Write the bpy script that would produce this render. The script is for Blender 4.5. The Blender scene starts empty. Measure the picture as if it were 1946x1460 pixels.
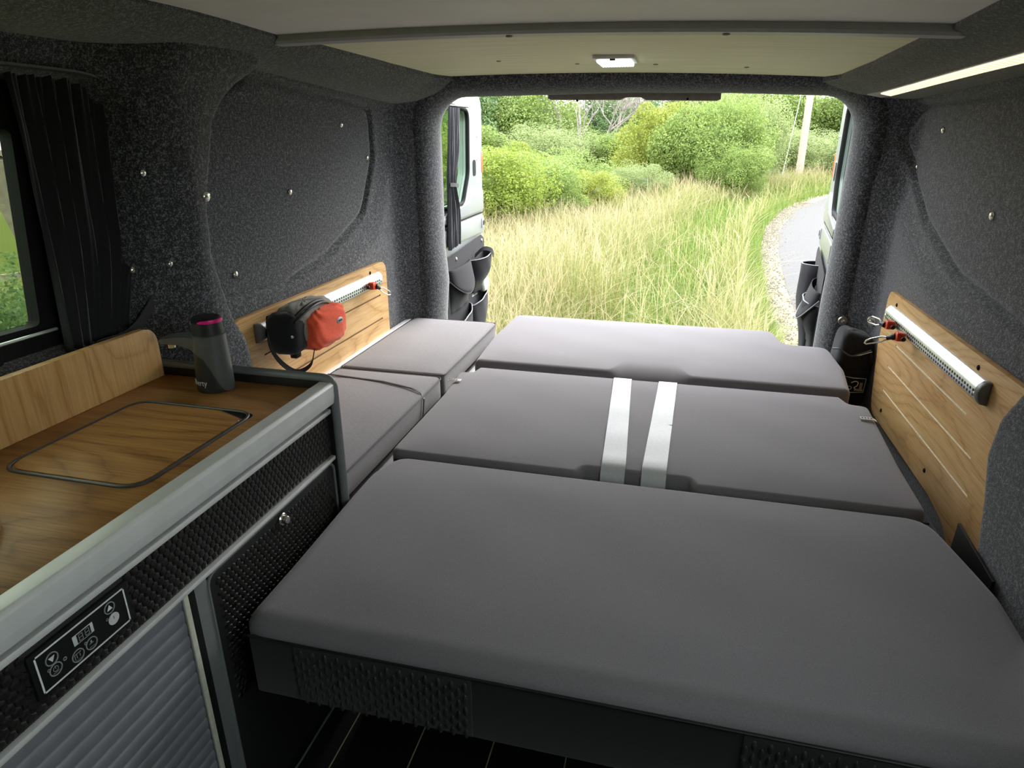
import bpy, bmesh, math, random
import numpy as np
from mathutils import Vector, Matrix
random.seed(7); rng = np.random.default_rng(7)
S = bpy.context.scene
COL = S.collection
PI = math.pi

# ------------------------------------------------------------------ camera
cd = bpy.data.cameras.new('camera'); cam = bpy.data.objects.new('camera', cd); COL.objects.link(cam)
cd.sensor_fit = 'HORIZONTAL'; cd.sensor_width = 36.0; cd.lens = 1230.0/1946.0*36.0
cd.clip_start = 0.02; cd.clip_end = 400
PITCH = math.radians(20.83); YAW = math.radians(13.954)
cam.location = (0, 0, 1.15); cam.rotation_euler = (PI/2-PITCH, 0, YAW)
S.camera = cam
# ------------------------------------------------------------------ world, sun, exposure
W = bpy.data.worlds.new('overcast_sky'); S.world = W; W.use_nodes = True
wn = W.node_tree; wn.nodes.clear()
bg = wn.nodes.new('ShaderNodeBackground'); bg.inputs[0].default_value = (0.93, 0.965, 1.0, 1); bg.inputs[1].default_value = 1.0
wo = wn.nodes.new('ShaderNodeOutputWorld'); wn.links.new(bg.outputs[0], wo.inputs[0])
sd = bpy.data.lights.new('hazy_sun', 'SUN'); sd.energy = .9; sd.angle = math.radians(45); sd.color = (1, .96, .88)
so = bpy.data.objects.new('hazy_sun', sd); COL.objects.link(so); so.rotation_euler = (math.radians(-52), 0, math.radians(-22))
S.view_settings.view_transform = 'Standard'; S.view_settings.look = 'None'
S.view_settings.gamma = 1; S.view_settings.use_curve_mapping = False
S.view_settings.exposure = 2.9

# ------------------------------------------------------------------ material helpers
def lin(h):
    if isinstance(h, str):
        c = [int(h[i:i+2], 16)/255 for i in (0, 2, 4)]
        return tuple(v/12.92 if v <= .04045 else ((v+.055)/1.055)**2.4 for v in c)
    return h
MATS = {}
class N:
    def __init__(s, name):
        s.m = bpy.data.materials.new(name); s.m.use_nodes = True; s.t = s.m.node_tree; s.t.nodes.clear()
        s.b = s.n('ShaderNodeBsdfPrincipled'); s.o = s.n('ShaderNodeOutputMaterial'); s.l(s.b.outputs[0], s.o.inputs[0])
    def n(s, k, **kw):
        x = s.t.nodes.new(k)
        for a, v in kw.items(): setattr(x, a, v)
        return x
    def l(s, a, b): s.t.links.new(a, b)
    def noise(s, vec, scale, detail=2, rough=.5):
        x = s.n('ShaderNodeTexNoise'); x.inputs['Scale'].default_value = scale; x.inputs['Detail'].default_value = detail; x.inputs['Roughness'].default_value = rough
        if vec is not None: s.l(vec, x.inputs['Vector'])
        return x.outputs[0]
    def ramp(s, fac, stops):
        x = s.n('ShaderNodeValToRGB'); e = x.color_ramp.elements
        while len(e) < len(stops): e.new(.5)
        for k, (p, c) in zip(e, stops): k.position = p; k.color = (*lin(c), 1)
        s.l(fac, x.inputs[0]); return x.outputs[0]
    def coord(s, scale=(1, 1, 1), kind='Object'):
        c = s.n('ShaderNodeTexCoord'); m = s.n('ShaderNodeMapping'); m.inputs['Scale'].default_value = scale
        s.l(c.outputs[kind], m.inputs[0]); return m.outputs[0]
    def bump(s, h, st, dist=.002):
        x = s.n('ShaderNodeBump'); x.inputs['Strength'].default_value = st; x.inputs['Distance'].default_value = dist
        s.l(h, x.inputs['Height']); s.l(x.outputs[0], s.b.inputs['Normal'])
    def math(s, op, a, b=None):
        x = s.n('ShaderNodeMath', operation=op)
        for i, v in enumerate((a, b)):
            if v is None: continue
            if isinstance(v, (int, float)): x.inputs[i].default_value = v
            else: s.l(v, x.inputs[i])
        return x.outputs[0]
    def mix(s, fac, a, b, kind='MIX'):
        x = s.n('ShaderNodeMix', data_type='RGBA', blend_type=kind)
        for i, v in ((0, fac), (6, a), (7, b)):
            if isinstance(v, (int, float)): x.inputs[i].default_value = v
            elif isinstance(v, (tuple, str)): x.inputs[i].default_value = (*lin(v), 1)
            else: s.l(v, x.inputs[i])
        return x.outputs[2]
def plain(name, c, rough=.6, metal=0., spec=.5, var=.12, scale=60, bump=0.):
    if name in MATS: return MATS[name]
    k = N(name); v = k.coord(); f = k.noise(v, scale, 3)
    c = lin(c); a = tuple(x*(1-var) for x in c); b = tuple(min(1, x*(1+var)) for x in c)
    k.l(k.ramp(f, [(.3, a), (.7, b)]), k.b.inputs['Base Color'])
    k.b.inputs['Roughness'].default_value = rough; k.b.inputs['Metallic'].default_value = metal
    k.b.inputs['Specular IOR Level'].default_value = spec
    if bump: k.bump(f, bump)
    MATS[name] = k.m; return k.m
def carpet(name, dark, mid, light):
    k = N(name); v = k.coord()
    f = k.noise(v, 340, 2, .8); g = k.noise(v, 130, 2, .7)
    f2 = k.math('ADD', k.math('MULTIPLY', f, .65), k.math('MULTIPLY', g, .35))
    k.l(k.ramp(f2, [(.40, dark), (.51, mid), (.60, light)]), k.b.inputs['Base Color'])
    k.b.inputs['Roughness'].default_value = 1; k.b.inputs['Specular IOR Level'].default_value = .1
    k.b.inputs['Sheen Weight'].default_value = .35; k.b.inputs['Sheen Roughness'].default_value = .5
    k.bump(f2, .35, .003); MATS[name] = k.m; return k.m
def fabric(name, c, var=.12, scale=500, sheen=.25, stretch=(1, 1, 1), bump=.25):
    k = N(name); v = k.coord(stretch); f = k.noise(v, scale, 2, .6)
    big = k.noise(k.coord(), 5, 3)
    c = lin(c); a = tuple(x*(1-var) for x in c); b = tuple(min(1, x*(1+var)) for x in c)
    col = k.mix(k.math('MULTIPLY', big, .25), k.ramp(f, [(.3, a), (.7, b)]), tuple(x*.7 for x in c))
    k.l(col, k.b.inputs['Base Color'])
    k.b.inputs['Roughness'].default_value = .95; k.b.inputs['Specular IOR Level'].default_value = .15
    k.b.inputs['Sheen Weight'].default_value = sheen; k.b.inputs['Sheen Roughness'].default_value = .5
    k.bump(f, bump, .001); MATS[name] = k.m; return k.m
def wood(name, axis, light='C79A62', mid='AE7C45', dark='7C5128', freq=1., rough=.45, seed=0., rings=26):
    k = N(name)
    sc = [3.2*freq]*3; sc[axis] = .75*freq
    v = k.coord(tuple(sc))
    ad = k.n('ShaderNodeVectorMath', operation='ADD'); ad.inputs[1].default_value = (seed, seed*1.7, seed*.6); k.l(v, ad.inputs[0])
    n1 = k.noise(ad.outputs[0], 1.3, 1.5, .45)
    wob = k.noise(ad.outputs[0], 14, 2, .6)
    s = k.math('ADD', k.math('MULTIPLY', n1, rings*1.0), k.math('MULTIPLY', wob, .7))
    r = k.math('FRACT', s)
    sc2 = [260.]*3; sc2[axis] = 7.
    fib = k.noise(k.coord(tuple(sc2)), 1.0, 2, .7)
    ringc = k.ramp(r, [(0.0, mid), (.45, light), (.8, mid), (.93, dark), (1.0, mid)])
    fibc = k.ramp(fib, [(.3, dark), (.5, mid), (.72, light)])
    col = k.mix(.5, ringc, fibc)
    k.l(col, k.b.inputs['Base Color']); k.b.inputs['Roughness'].default_value = rough
    k.bump(fib, .12, .0006); MATS[name] = k.m; return k.m
def attrmat(name, rough=.8, trans=.0, attr='col'):
    k = N(name); a = k.n('ShaderNodeAttribute'); a.attribute_name = attr
    v = k.noise(k.coord(), 3.0, 2)
    c = k.mix(.25, a.outputs[0], k.ramp(v, [(.3, (.25, .25, .25)), (.7, (.8, .8, .8))]), 'SOFT_LIGHT')
    k.l(c, k.b.inputs['Base Color']); k.b.inputs['Roughness'].default_value = rough
    k.b.inputs['Specular IOR Level'].default_value = .2
    if trans:
        tr = k.n('ShaderNodeBsdfTranslucent'); k.l(c, tr.inputs[0]); mx = k.n('ShaderNodeMixShader'); mx.inputs[0].default_value = trans
        k.l(k.b.outputs[0], mx.inputs[1]); k.l(tr.outputs[0], mx.inputs[2]); k.l(mx.outputs[0], k.o.inputs[0])
    MATS[name] = k.m; return k.m
def emis(name, c, st):
    k = N(name); k.b.inputs['Base Color'].default_value = (*lin(c), 1)
    k.b.inputs['Emission Color'].default_value = (*lin(c), 1); k.b.inputs['Emission Strength'].default_value = st
    MATS[name] = k.m; return k.m
def glassmat(name, tint, alpha=.35):
    k = N(name); tr = k.n('ShaderNodeBsdfTransparent'); tr.inputs[0].default_value = (*lin(tint), 1)
    gl = k.n('ShaderNodeBsdfGlossy'); gl.inputs['Roughness'].default_value = .03; gl.inputs[0].default_value = (.8, .8, .8, 1)
    mx = k.n('ShaderNodeMixShader'); mx.inputs[0].default_value = alpha
    k.l(tr.outputs[0], mx.inputs[1]); k.l(gl.outputs[0], mx.inputs[2]); k.l(mx.outputs[0], k.o.inputs[0])
    MATS[name] = k.m; return k.m

M_CARPET = carpet('charcoal_carpet', (.022, .022, .026), (.048, .050, .057), (.22, .225, .25))
M_CUSH = fabric('grey_seat_fabric', (.202, .188, .212), .14, 620, .3)
M_SIDE = fabric('grey_linen_fabric', (.205, .190, .208), .16, 420, .3, (.25, 1, 1))
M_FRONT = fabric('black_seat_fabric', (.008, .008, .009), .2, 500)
M_WEAVE = plain('woven_yarn', (.030, .030, .034), .38, 0, .5, .2, 90)
M_BLACK = plain('black_plastic', (.012, .012, .013), .5, 0, .4)
M_BLACKCLOTH = fabric('black_cloth', (.022, .022, .025), .2, 400, .2)
M_ORG = fabric('grey_nylon', (.020, .019, .023), .1, 500, .08)
M_CURT = fabric('dark_curtain_cloth', (.020, .020, .024), .2, 300, .5)
M_ALU = plain('brushed_aluminium', (.62, .66, .66), .35, .75, .5, .05, 30)
M_ALUMAT = plain('satin_aluminium_paint', (.71, .71, .72), .40, .25, .5, .04, 30)
M_GREYTRIM = plain('grey_edge_trim', (.16, .17, .18), .4, 0, .5, .05)
M_TAMB = plain('tambour_grey', (.235, .235, .275), .38, .2, .5, .06, 40)
M_DGREY = plain('dark_grey_plastic', (.022, .024, .026), .35, 0, .5, .08)
M_CHROME = plain('chrome', (.75, .73, .68), .22, 1., .5, .05)
M_RED = plain('red_plastic', (.72, .05, .012), .4, 0, .5, .08)
M_REDCL = fabric('red_nylon', (.86, .11, .05), .14, 260, .2)
M_GREYCL = fabric('grey_ripstop', (.27, .26, .23), .2, 240, .2)
M_WHITE = plain('white_print', (.75, .76, .76), .5)
M_PAINT = plain('silver_car_paint', (.36, .38, .40), .28, .35, .5, .03, 8)
M_RUBBER = plain('black_rubber', (.008, .008, .009), .8, 0, .2)
M_ORANGE = plain('orange_reflector', (.85, .13, .03), .25)
M_PINK = plain('magenta_plastic', (.75, .01, .22), .3)
M_BELT = plain('silver_webbing', (.60, .61, .66), .55, 0, .5, .06, 200, .1)
M_CEIL = None
k = N('ceiling_ply_bounce_tint'); f = k.noise(k.coord((3, 60, 3)), 1.0, 3)
k.l(k.ramp(f, [(.3, (.74, .72, .47)), (.7, (.84, .82, .58))]), k.b.inputs['Base Color']); k.b.inputs['Roughness'].default_value = .7; M_CEIL = k.m  # green-yellow bounce light from the grass is put into this panel's colour
M_CEILTRIM = plain('ceiling_batten_grey', (.42, .42, .40), .5, 0, .5, .04)
M_OAKX = wood('oak_worktop', 0, 'B4854C', '996934', '6B431C', 1.0, .4, 3.1, 22)
M_OAKZ = wood('oak_splashback', 2, 'D8AE76', 'C79A62', 'A5763F', 1.0, .45, 8.3, 22)
M_OAKY = wood('oak_side_panel', 1, 'E4BE88', 'D2A56B', 'A97A46', 1.0, .45, 1.2, 20)
M_CORE = plain('pale_ply_core', (.85, .75, .58), .7)
M_GROOVE = plain('brown_groove', (.22, .12, .05), .8)
M_LEAF = attrmat('leaf_green', .55, .45)
M_GRASS = attrmat('grass_blades', .6, .4)
M_BARK = plain('grey_bark', (.20, .17, .14), .9, 0, .2, .3, 20, .4)
M_POLE = plain('weathered_pole_timber', (.36, .30, .25), .9, 0, .2, .25, 25, .3)

# ------------------------------------------------------------------ geometry helpers
def me(name, V, F, smooth=False):
    m = bpy.data.meshes.new(name); m.from_pydata([tuple(v) for v in V], [], [tuple(f) for f in F]); m.update()
    if smooth: m.polygons.foreach_set('use_smooth', [True]*len(m.polygons))
    return m
def bmesh_me(name, bm, smooth=False):
    bmesh.ops.recalc_face_normals(bm, faces=bm.faces)
    m = bpy.data.meshes.new(name); bm.to_mesh(m); bm.free()
    if smooth: m.polygons.foreach_set('use_smooth', [True]*len(m.polygons))
    return m
def autosmooth(m, ang=40):
    m.polygons.foreach_set('use_smooth', [True]*len(m.polygons))
    m.update()
    try: m.set_sharp_from_angle(angle=math.radians(ang))
    except Exception: pass
    return m
def ob(name, mesh, mat=None, parent=None, label=None, cat=None, group=None, kind=None):
    o = bpy.data.objects.new(name, mesh); COL.objects.link(o)
    if mat is not None and mesh is not None:
        mesh.materials.clear(); mesh.materials.append(mat)
    if parent is not None: o.parent = parent
    if label: o['label'] = label
    if cat: o['category'] = cat
    if group: o['group'] = group
    if kind: o['kind'] = kind
    return o
def thing(name, label, cat, loc=(0, 0, 0), group=None, kind=None, rz=0.):
    o = ob(name, None, None, None, label, cat, group, kind); o.location = loc; o.rotation_euler = (0, 0, rz); o.empty_display_size = .05
    return o
def loc(o, parent):   # keep world placement of a part whose mesh is written in world coordinates
    o.location = -Vector(parent.location); return o
def wpart(name, mesh, mat, parent, label=None, kind=None):
    """a part whose mesh is in world coordinates (parent only translated)"""
    o = ob(name, mesh, mat, parent, label, None, None, kind)
    p = parent; t = Vector((0, 0, 0))
    while p is not None: t += p.location; p = p.parent
    o.location = -t; return o
def box(x0, x1, y0, y1, z0, z1, bev=0., seg=2):
    bm = bmesh.new(); bmesh.ops.create_cube(bm, size=1)
    for v in bm.verts: v.co = ((x0+x1)/2+v.co.x*(x1-x0), (y0+y1)/2+v.co.y*(y1-y0), (z0+z1)/2+v.co.z*(z1-z0))
    if bev: bmesh.ops.bevel(bm, geom=bm.edges[:], offset=bev, segments=seg, affect='EDGES', profile=.5)
    m = bmesh_me('box', bm)
    return autosmooth(m) if bev else m
def join(*meshes):
    bm = bmesh.new()
    for m in meshes: bm.from_mesh(m)
    r = bpy.data.meshes.new('joined'); bm.to_mesh(r); bm.free(); return r
def round_poly(pts, r, seg=5):
    """rounded corners; r may be a list"""
    out = []; n = len(pts)
    for i in range(n):
        p = Vector(pts[i]); a = Vector(pts[i-1]); b = Vector(pts[(i+1) % n]); rr = r[i] if isinstance(r, (list, tuple)) else r
        d1 = (a-p); d2 = (b-p); l1, l2 = d1.length, d2.length; d1.normalize(); d2.normalize()
        if rr <= 1e-6: out.append(tuple(p)); continue
        ang = d1.angle(d2)
        t = min(rr/math.tan(ang/2), l1*.49, l2*.49)
        q0 = p+d1*t; q1 = p+d2*t
        for k in range(seg+1):
            s = k/seg; out.append(tuple(q0*(1-s)**2+p*2*s*(1-s)+q1*s*s))
    return out
def prism(pts, depth, axis='z', at=0., bev=0., seg=2, bevtop=True):
    """outline pts (2D) extruded along axis from at to at+depth. axis x: pts=(y,z); y: pts=(x,z); z: pts=(x,y)"""
    def P(p, d):
        return {'x': (d, p[0], p[1]), 'y': (p[0], d, p[1]), 'z': (p[0], p[1], d)}[axis]
    bm = bmesh.new(); A = [bm.verts.new(P(p, at)) for p in pts]; B = [bm.verts.new(P(p, at+depth)) for p in pts]
    n = len(pts); bm.faces.new(A); bm.faces.new(B[::-1])
    for i in range(n): bm.faces.new((A[i], A[(i+1) % n], B[(i+1) % n], B[i]))
    if bev:
        capE = [e for e in bm.edges if (e.verts[0] in A and e.verts[1] in A) or (e.verts[0] in B and e.verts[1] in B)]
        bmesh.ops.bevel(bm, geom=capE, offset=bev, segments=seg, affect='EDGES', profile=.5)
    m = bmesh_me('prism', bm); return autosmooth(m, 35)
def tube(pts, r, n=8, closed=False, cap=True):
    P = [Vector(p) for p in pts]; V = []; F = []; m = len(P); up = None
    for i, p in enumerate(P):
        t = (P[(i+1) % m]-P[i-1]) if (closed or 0 < i < m-1) else ((P[1]-P[0]) if i == 0 else (P[-1]-P[-2]))
        t.normalize()
        if up is None: up = t.orthogonal().normalized()
        up = (up-t*up.dot(t)); up = up.normalized() if up.length > 1e-6 else t.orthogonal().normalized()
        s = t.cross(up); rr = r[i] if isinstance(r, (list, tuple)) else r
        for k in range(n):
            a = 2*PI*k/n; V.append(p+(up*math.cos(a)+s*math.sin(a))*rr)
    for i in range(m if closed else m-1):
        for k in range(n):
            a = i*n+k; b = i*n+(k+1) % n; j = ((i+1) % m)*n
            F.append((a, b, j+(k+1) % n, j+k))
    if cap and not closed: F.append(tuple(range(n))[::-1]); F.append(tuple((m-1)*n+k for k in range(n)))
    return autosmooth(me('tube', V, F), 50)
def ribbon(pts, wdir, w, t):
    """flat strap along pts; wdir: width direction(s)"""
    P = [Vector(p) for p in pts]; V = []; F = []; m = len(P)
    for i, p in enumerate(P):
        tg = P[min(i+1, m-1)]-P[max(i-1, 0)]; tg.normalize()
        wd = Vector(wdir[i] if isinstance(wdir, list) else wdir).normalized()
        nn = tg.cross(wd).normalized()
        for a, b in ((-1, -1), (1, -1), (1, 1), (-1, 1)): V.append(p+wd*(a*w/2)+nn*(b*t/2))
    for i in range(m-1):
        for k in range(4):
            a = i*4+k; b = i*4+(k+1) % 4; F.append((a, b, b+4, a+4))
    F.append((3, 2, 1, 0)); F.append(tuple((m-1)*4+k for k in range(4)))
    return autosmooth(me('ribbon', V, F), 45)
def lathe(prof, c=(0, 0, 0), axis='z', n=24):
    """prof: list of (r, h)"""
    V = []; F = []; m = len(prof)
    for r, h in prof:
        for k in range(n):
            a = 2*PI*k/n; u, v = r*math.cos(a), r*math.sin(a)
            V.append({'z': (c[0]+u, c[1]+v, c[2]+h), 'x': (c[0]+h, c[1]+u, c[2]+v), 'y': (c[0]+u, c[1]+h, c[2]+v)}[axis])
    for i in range(m-1):
        for k in range(n): F.append((i*n+k, i*n+(k+1) % n, (i+1)*n+(k+1) % n, (i+1)*n+k))
    F.append(tuple(range(n))[::-1]); F.append(tuple((m-1)*n+k for k in range(n)))
    bm = bmesh.new(); t = me('l', V, F); bm.from_mesh(t); return autosmooth(bmesh_me('lathe', bm), 40)
def grid(fn, us, vs, smooth=True, drop=None):
    V = [fn(u, v) for u in us for v in vs]; nv = len(vs); F = []
    for i in range(len(us)-1):
        for j in range(nv-1):
            if drop and drop((us[i]+us[i+1])/2, (vs[j]+vs[j+1])/2): continue
            F.append((i*nv+j, (i+1)*nv+j, (i+1)*nv+j+1, i*nv+j+1))
    return me('grid', V, F, smooth)
def lsp(a, b, n): return [a+(b-a)*i/(n-1) for i in range(n)]
def sm(a, b, x):
    t = min(1, max(0, (x-a)/(b-a))); return t*t*(3-2*t)
def interp(x, xs, ys): return float(np.interp(x, xs, ys))
def sdf_poly(px, py, P):
    d = 1e9; inside = False; n = len(P)
    for i in range(n):
        ax, ay = P[i-1]; bx, by = P[i]
        ex, ey = bx-ax, by-ay; wx, wy = px-ax, py-ay
        t = max(0, min(1, (wx*ex+wy*ey)/(ex*ex+ey*ey+1e-12)))
        d = min(d, (wx-ex*t)**2+(wy-ey*t)**2)
        if (ay > py) != (by > py) and px < (bx-ax)*(py-ay)/(by-ay)+ax: inside = not inside
    d = math.sqrt(d); return -d if inside else d
def superell(c, h, e=(.5, .5), nu=28, nv=16, noise=0., seed=0, fn=None):
    V = []; F = []
    def sp(x, p): return math.copysign(abs(x)**p, x)
    for j in range(nv+1):
        ph = -PI/2+PI*j/nv
        for i in range(nu):
            th = 2*PI*i/nu
            x = sp(math.cos(ph), e[1])*sp(math.cos(th), e[0]); y = sp(math.cos(ph), e[1])*sp(math.sin(th), e[0]); z = sp(math.sin(ph), e[1])
            k = 1+noise*(math.sin(th*5+seed)*math.sin(ph*7+seed*2)+.6*math.sin(th*11+ph*9+seed*3))
            p = Vector((c[0]+x*h[0]*k, c[1]+y*h[1]*k, c[2]+z*h[2]*k))
            if fn: p = fn(p)
            V.append(p)
    for j in range(nv):
        for i in range(nu): F.append((j*nu+i, j*nu+(i+1) % nu, (j+1)*nu+(i+1) % nu, (j+1)*nu+i))
    return me('superell', V, F, True)
def cushion(outline, z0, z1, r, rb=.015, seg=6, rfun=None, puff=.004, step=.035):
    """soft slab on a (dense) outline; r: top edge radius"""
    from mathutils.geometry import delaunay_2d_cdt
    n = len(outline); P = [Vector((p[0], p[1])) for p in outline]
    area = sum(P[i-1].x*P[i].y-P[i].x*P[i-1].y for i in range(n))
    if area < 0: P.reverse()
    nor = []
    for i in range(n):
        t = P[(i+1) % n]-P[i-1]; nor.append(Vector((-t.y, t.x)).normalized())   # inward for CCW
    def inset(ins):
        Q = [P[i]+nor[i]*(ins[i] if isinstance(ins, list) else ins) for i in range(n)]
        for _ in range(6):
            bad = [i for i in range(n) if (Q[(i+1) % n]-Q[i]).dot(P[(i+1) % n]-P[i]) < 0]
            if not bad: break
            for i in bad:
                m = (Q[i]+Q[(i+1) % n]+Q[i-1]+Q[(i+2) % n])/4; Q[i] = m.copy(); Q[(i+1) % n] = m.copy()
        return Q
    V = []; F = []; rings = []
    RR = [rfun(p) if rfun else (r, r) for p in P]
    for k in range(4):
        a = PI/2*k/3; Q = inset(rb*(1-math.sin(a))); rings.append([len(V)+i for i in range(n)]); V += [(q.x, q.y, z0+rb*(1-math.cos(a))) for q in Q]
    for k in range(1, seg+1):
        a = PI/2*k/seg; Q = inset([R[0]*(1-math.cos(a)) for R in RR]); rings.append([len(V)+i for i in range(n)])
        V += [(q.x, q.y, z1-R[1]*(1-math.sin(a))) for q, R in zip(Q, RR)]
    for a, b in zip(rings[:-1], rings[1:]):
        for i in range(n): F.append((a[i], a[(i+1) % n], b[(i+1) % n], b[i]))
    F.append(tuple(rings[0][::-1]))
    top = [(V[i][0], V[i][1]) for i in rings[-1]]
    xs = [p[0] for p in top]; ys_ = [p[1] for p in top]; inner = []
    yy = min(ys_)+step
    while yy < max(ys_):
        xx = min(xs)+step
        while xx < max(xs):
            if sdf_poly(xx, yy, top) < -step*.6: inner.append((xx, yy))
            xx += step
        yy += step
    pts = [Vector(p) for p in top+inner]
    vo, eo, fo, *_ = delaunay_2d_cdt(pts, [(i, (i+1) % n) for i in range(n)], [], 1, 1e-6)
    base = len(V)
    for v in vo:
        d = -sdf_poly(v.x, v.y, top); w = sm(0, .07, d)
        V.append((v.x, v.y, z1+w*(puff+.0012*math.sin(v.x*21+v.y*9)*math.cos(v.y*17-v.x*6))))
    for f in fo: F.append(tuple(base+i for i in f))
    bm = bmesh.new(); bm.from_mesh(me('cushion', V, F)); bmesh.ops.remove_doubles(bm, verts=bm.verts, dist=2e-5)
    return autosmooth(bmesh_me('cushion', bm), 60)
def densify(pts, step):
    out = []; n = len(pts)
    for i in range(n):
        a = Vector(pts[i]); b = Vector(pts[(i+1) % n]); m = max(1, int((b-a).length/step))
        for k in range(m): out.append(tuple(a.lerp(b, k/m)))
    return out
def stud(c, nrm, r=.008, kind='dome'):
    prof = [(r, 0), (r, .001), (r*.85, r*.3), (r*.55, r*.5), (r*.2, r*.56)]
    m = lathe(prof, (0, 0, 0), 'z', 14)
    q = Vector((0, 0, 1)).rotation_difference(Vector(nrm)); m.transform(Matrix.Translation(c) @ q.to_matrix().to_4x4()); return m

# ================================================================== SETTING: the van body
# ---- floor with pale inlay lines
floor = ob('floor', box(-1.08, .78, -1.05, 2.62, -.04, 0), plain('black_vinyl_floor', (.012, .012, .013), .45, 0, .4), None,
           'black ship-deck vinyl floor with thin pale lines under the bed', 'floor', kind='structure')
for x in np.arange(-.567, .7, .1485):
    ob('inlay_strip', box(x-.0012, x+.0012, -1.2, 2.5, 0, .0006), plain('pale_inlay', (.55, .47, .30), .6), floor)
# ---- left wall
PANEL_L = round_poly([(1.50, 1.287), (1.33, 1.20), (1.275, 1.06), (1.262, .905), (1.30, .79), (1.59, .768), (1.84, .815), (2.085, .905), (2.195, 1.085), (2.197, 1.24), (2.10, 1.25)],
                     [.03, .08, .1, .1, .05, .15, .15, .12, .1, .05, .04], 5)
def pil_edge(z): return interp(z, [.3, .6, .72, .78, .92, 1.02, 1.11, 1.18, 1.26, 1.30], [1.33, 1.30, 1.275, 1.245, 1.215, 1.225, 1.262, 1.285, 1.37, 1.44])
def wallL(y, z):
    x = -1.047
    d = sdf_poly(y, z, PANEL_L)
    x += .006*sm(.0, .012, d)+.014*sm(.02, .12, d)     # surround stands proud of the inset panel
    x -= .012*math.exp(-(d/.007)**2)                   # seam
    e = pil_edge(z)
    b = sm(e+.005, e-.03, y)*(.0+1.0*sm(.97, 1.17, y)) if y > .6 else .0
    x += .082*b
    x += .03*sm(1.22, 1.31, z)
    x += .07*sm(2.25, 2.40, y)**2
    if y < 1.2: x -= .075*sm(.004, -.03, sdf_poly(y, z, WINL))
    return (x, y, z)
WINL = round_poly([(.0, .79), (1.04, .79), (1.085, 1.20), (1.03, 1.25), (.0, 1.255)], [.05, .08, .06, .05, .05], 4)
ys = lsp(-1.05, -.1, 12)+lsp(-.05, .95, 40)+lsp(.96, 2.40, 170); zs = lsp(0, .68, 12)+lsp(.69, 1.32, 80)
wl = ob('wall_left', grid(wallL, ys, zs, drop=lambda y, z: y < 1.12 and sdf_poly(y, z, WINL) < -.05), M_CARPET, None,
        'charcoal carpet-lined left van side with inset panel and rounded pillar', 'wall', kind='structure')
def on_wall(fn, y, z, s):
    p = fn(y, z); return (p[0]+s*.001, y, z)
for y, z, r in ((1.075, 1.088, .0075), (1.09, .915, .006), (1.045, .909, .0085), (1.195, 1.037, .012), (1.31, 1.106, .008), (1.99, 1.188, .009), (2.155, 1.086, .008), (1.66, 1.01, .009), (1.378, .835, .009)):
    ob('press_stud', stud(on_wall(wallL, y, z, 1), (1, 0, 0), r), M_CHROME, wl)
# ---- right wall (stops at the open sliding door)
PANEL_R = round_poly([(1.05, 1.255), (1.65, 1.243), (2.30, 1.235), (2.355, 1.15), (2.26, 1.035), (2.09, .93), (1.80, .835), (1.38, .79), (1.05, .78)],
                     [.02, .1, .05, .08, .1, .12, .2, .2, .02], 5)
def pil_edgeR(z): return interp(z, [.2, .42, .526, .60, .67, .73, .79, .9, 1.3], [1.22, 1.23, 1.262, 1.292, 1.285, 1.262, 1.235, 1.17, 1.10])
def wallR(y, z):
    x = .682
    d = sdf_poly(y, z, PANEL_R)
    x -= .006*sm(.0, .012, d)+.014*sm(.02, .12, d)
    x += .012*math.exp(-(d/.007)**2)
    e = pil_edgeR(z)
    x -= .068*sm(e+.008, e-.045, y)
    x -= .03*sm(1.22, 1.31, z)
    x -= .07*sm(2.25, 2.40, y)**2
    return (x, y, z)
wr = ob('wall_right', grid(wallR, lsp(.98, 2.40, 170), lsp(0, .28, 6)+lsp(.3, 1.32, 110)), M_CARPET, None,
        'charcoal carpet-lined right van side behind the wooden rail panel', 'wall', kind='structure')
for y, z, r in ((2.114, 1.169, .009), (2.263, 1.069, .006), (1.695, .987, .010), (1.425, .809, .010)):
    ob('press_stud', stud(on_wall(wallR, y, z, -1), (-1, 0, 0), r), M_CHROME, wr)
# front-side return of the right pillar

# ---- sliding-door side and cab ahead of the camera position (daylight comes in by the door window; an added wall shuts the front)
SW = round_poly([(.05, .80), (.88, .80), (.92, 1.22), (.05, 1.24)], .05, 4)
sdoor = thing('door_3', 'closed carpeted sliding door with a window beside the bed', 'door', (.64, .4, 0), kind='structure')
wpart('door_lining', grid(lambda y, z: (.622+.028*sm(.95, .7, y), y, z), lsp(-1.05, .99, 69), lsp(0, 1.36, 69), drop=lambda y, z: -.55 < y < .60 and .82 < z < 1.22), M_CARPET, sdoor)
wpart('light_leak_filler', box(.616, .70, .955, 1.01, 0, 1.42, .004), M_CARPET, sdoor)  # box added to stop daylight leaking in between wall and door lining
wpart('pane', box(.655, .659, -.65, .69, .76, 1.26), glassmat('sliding_door_glass', (.80, .84, .80), .05), sdoor)
wf = ob('wall_light_block', box(-1.08, .72, -1.05, -1.0, -.04, 1.44), M_CARPET, None, 'unseen dark carpeted wall added to shut out daylight from the front', 'wall', kind='structure')  # unseen wall added to keep front daylight off the interior
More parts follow.
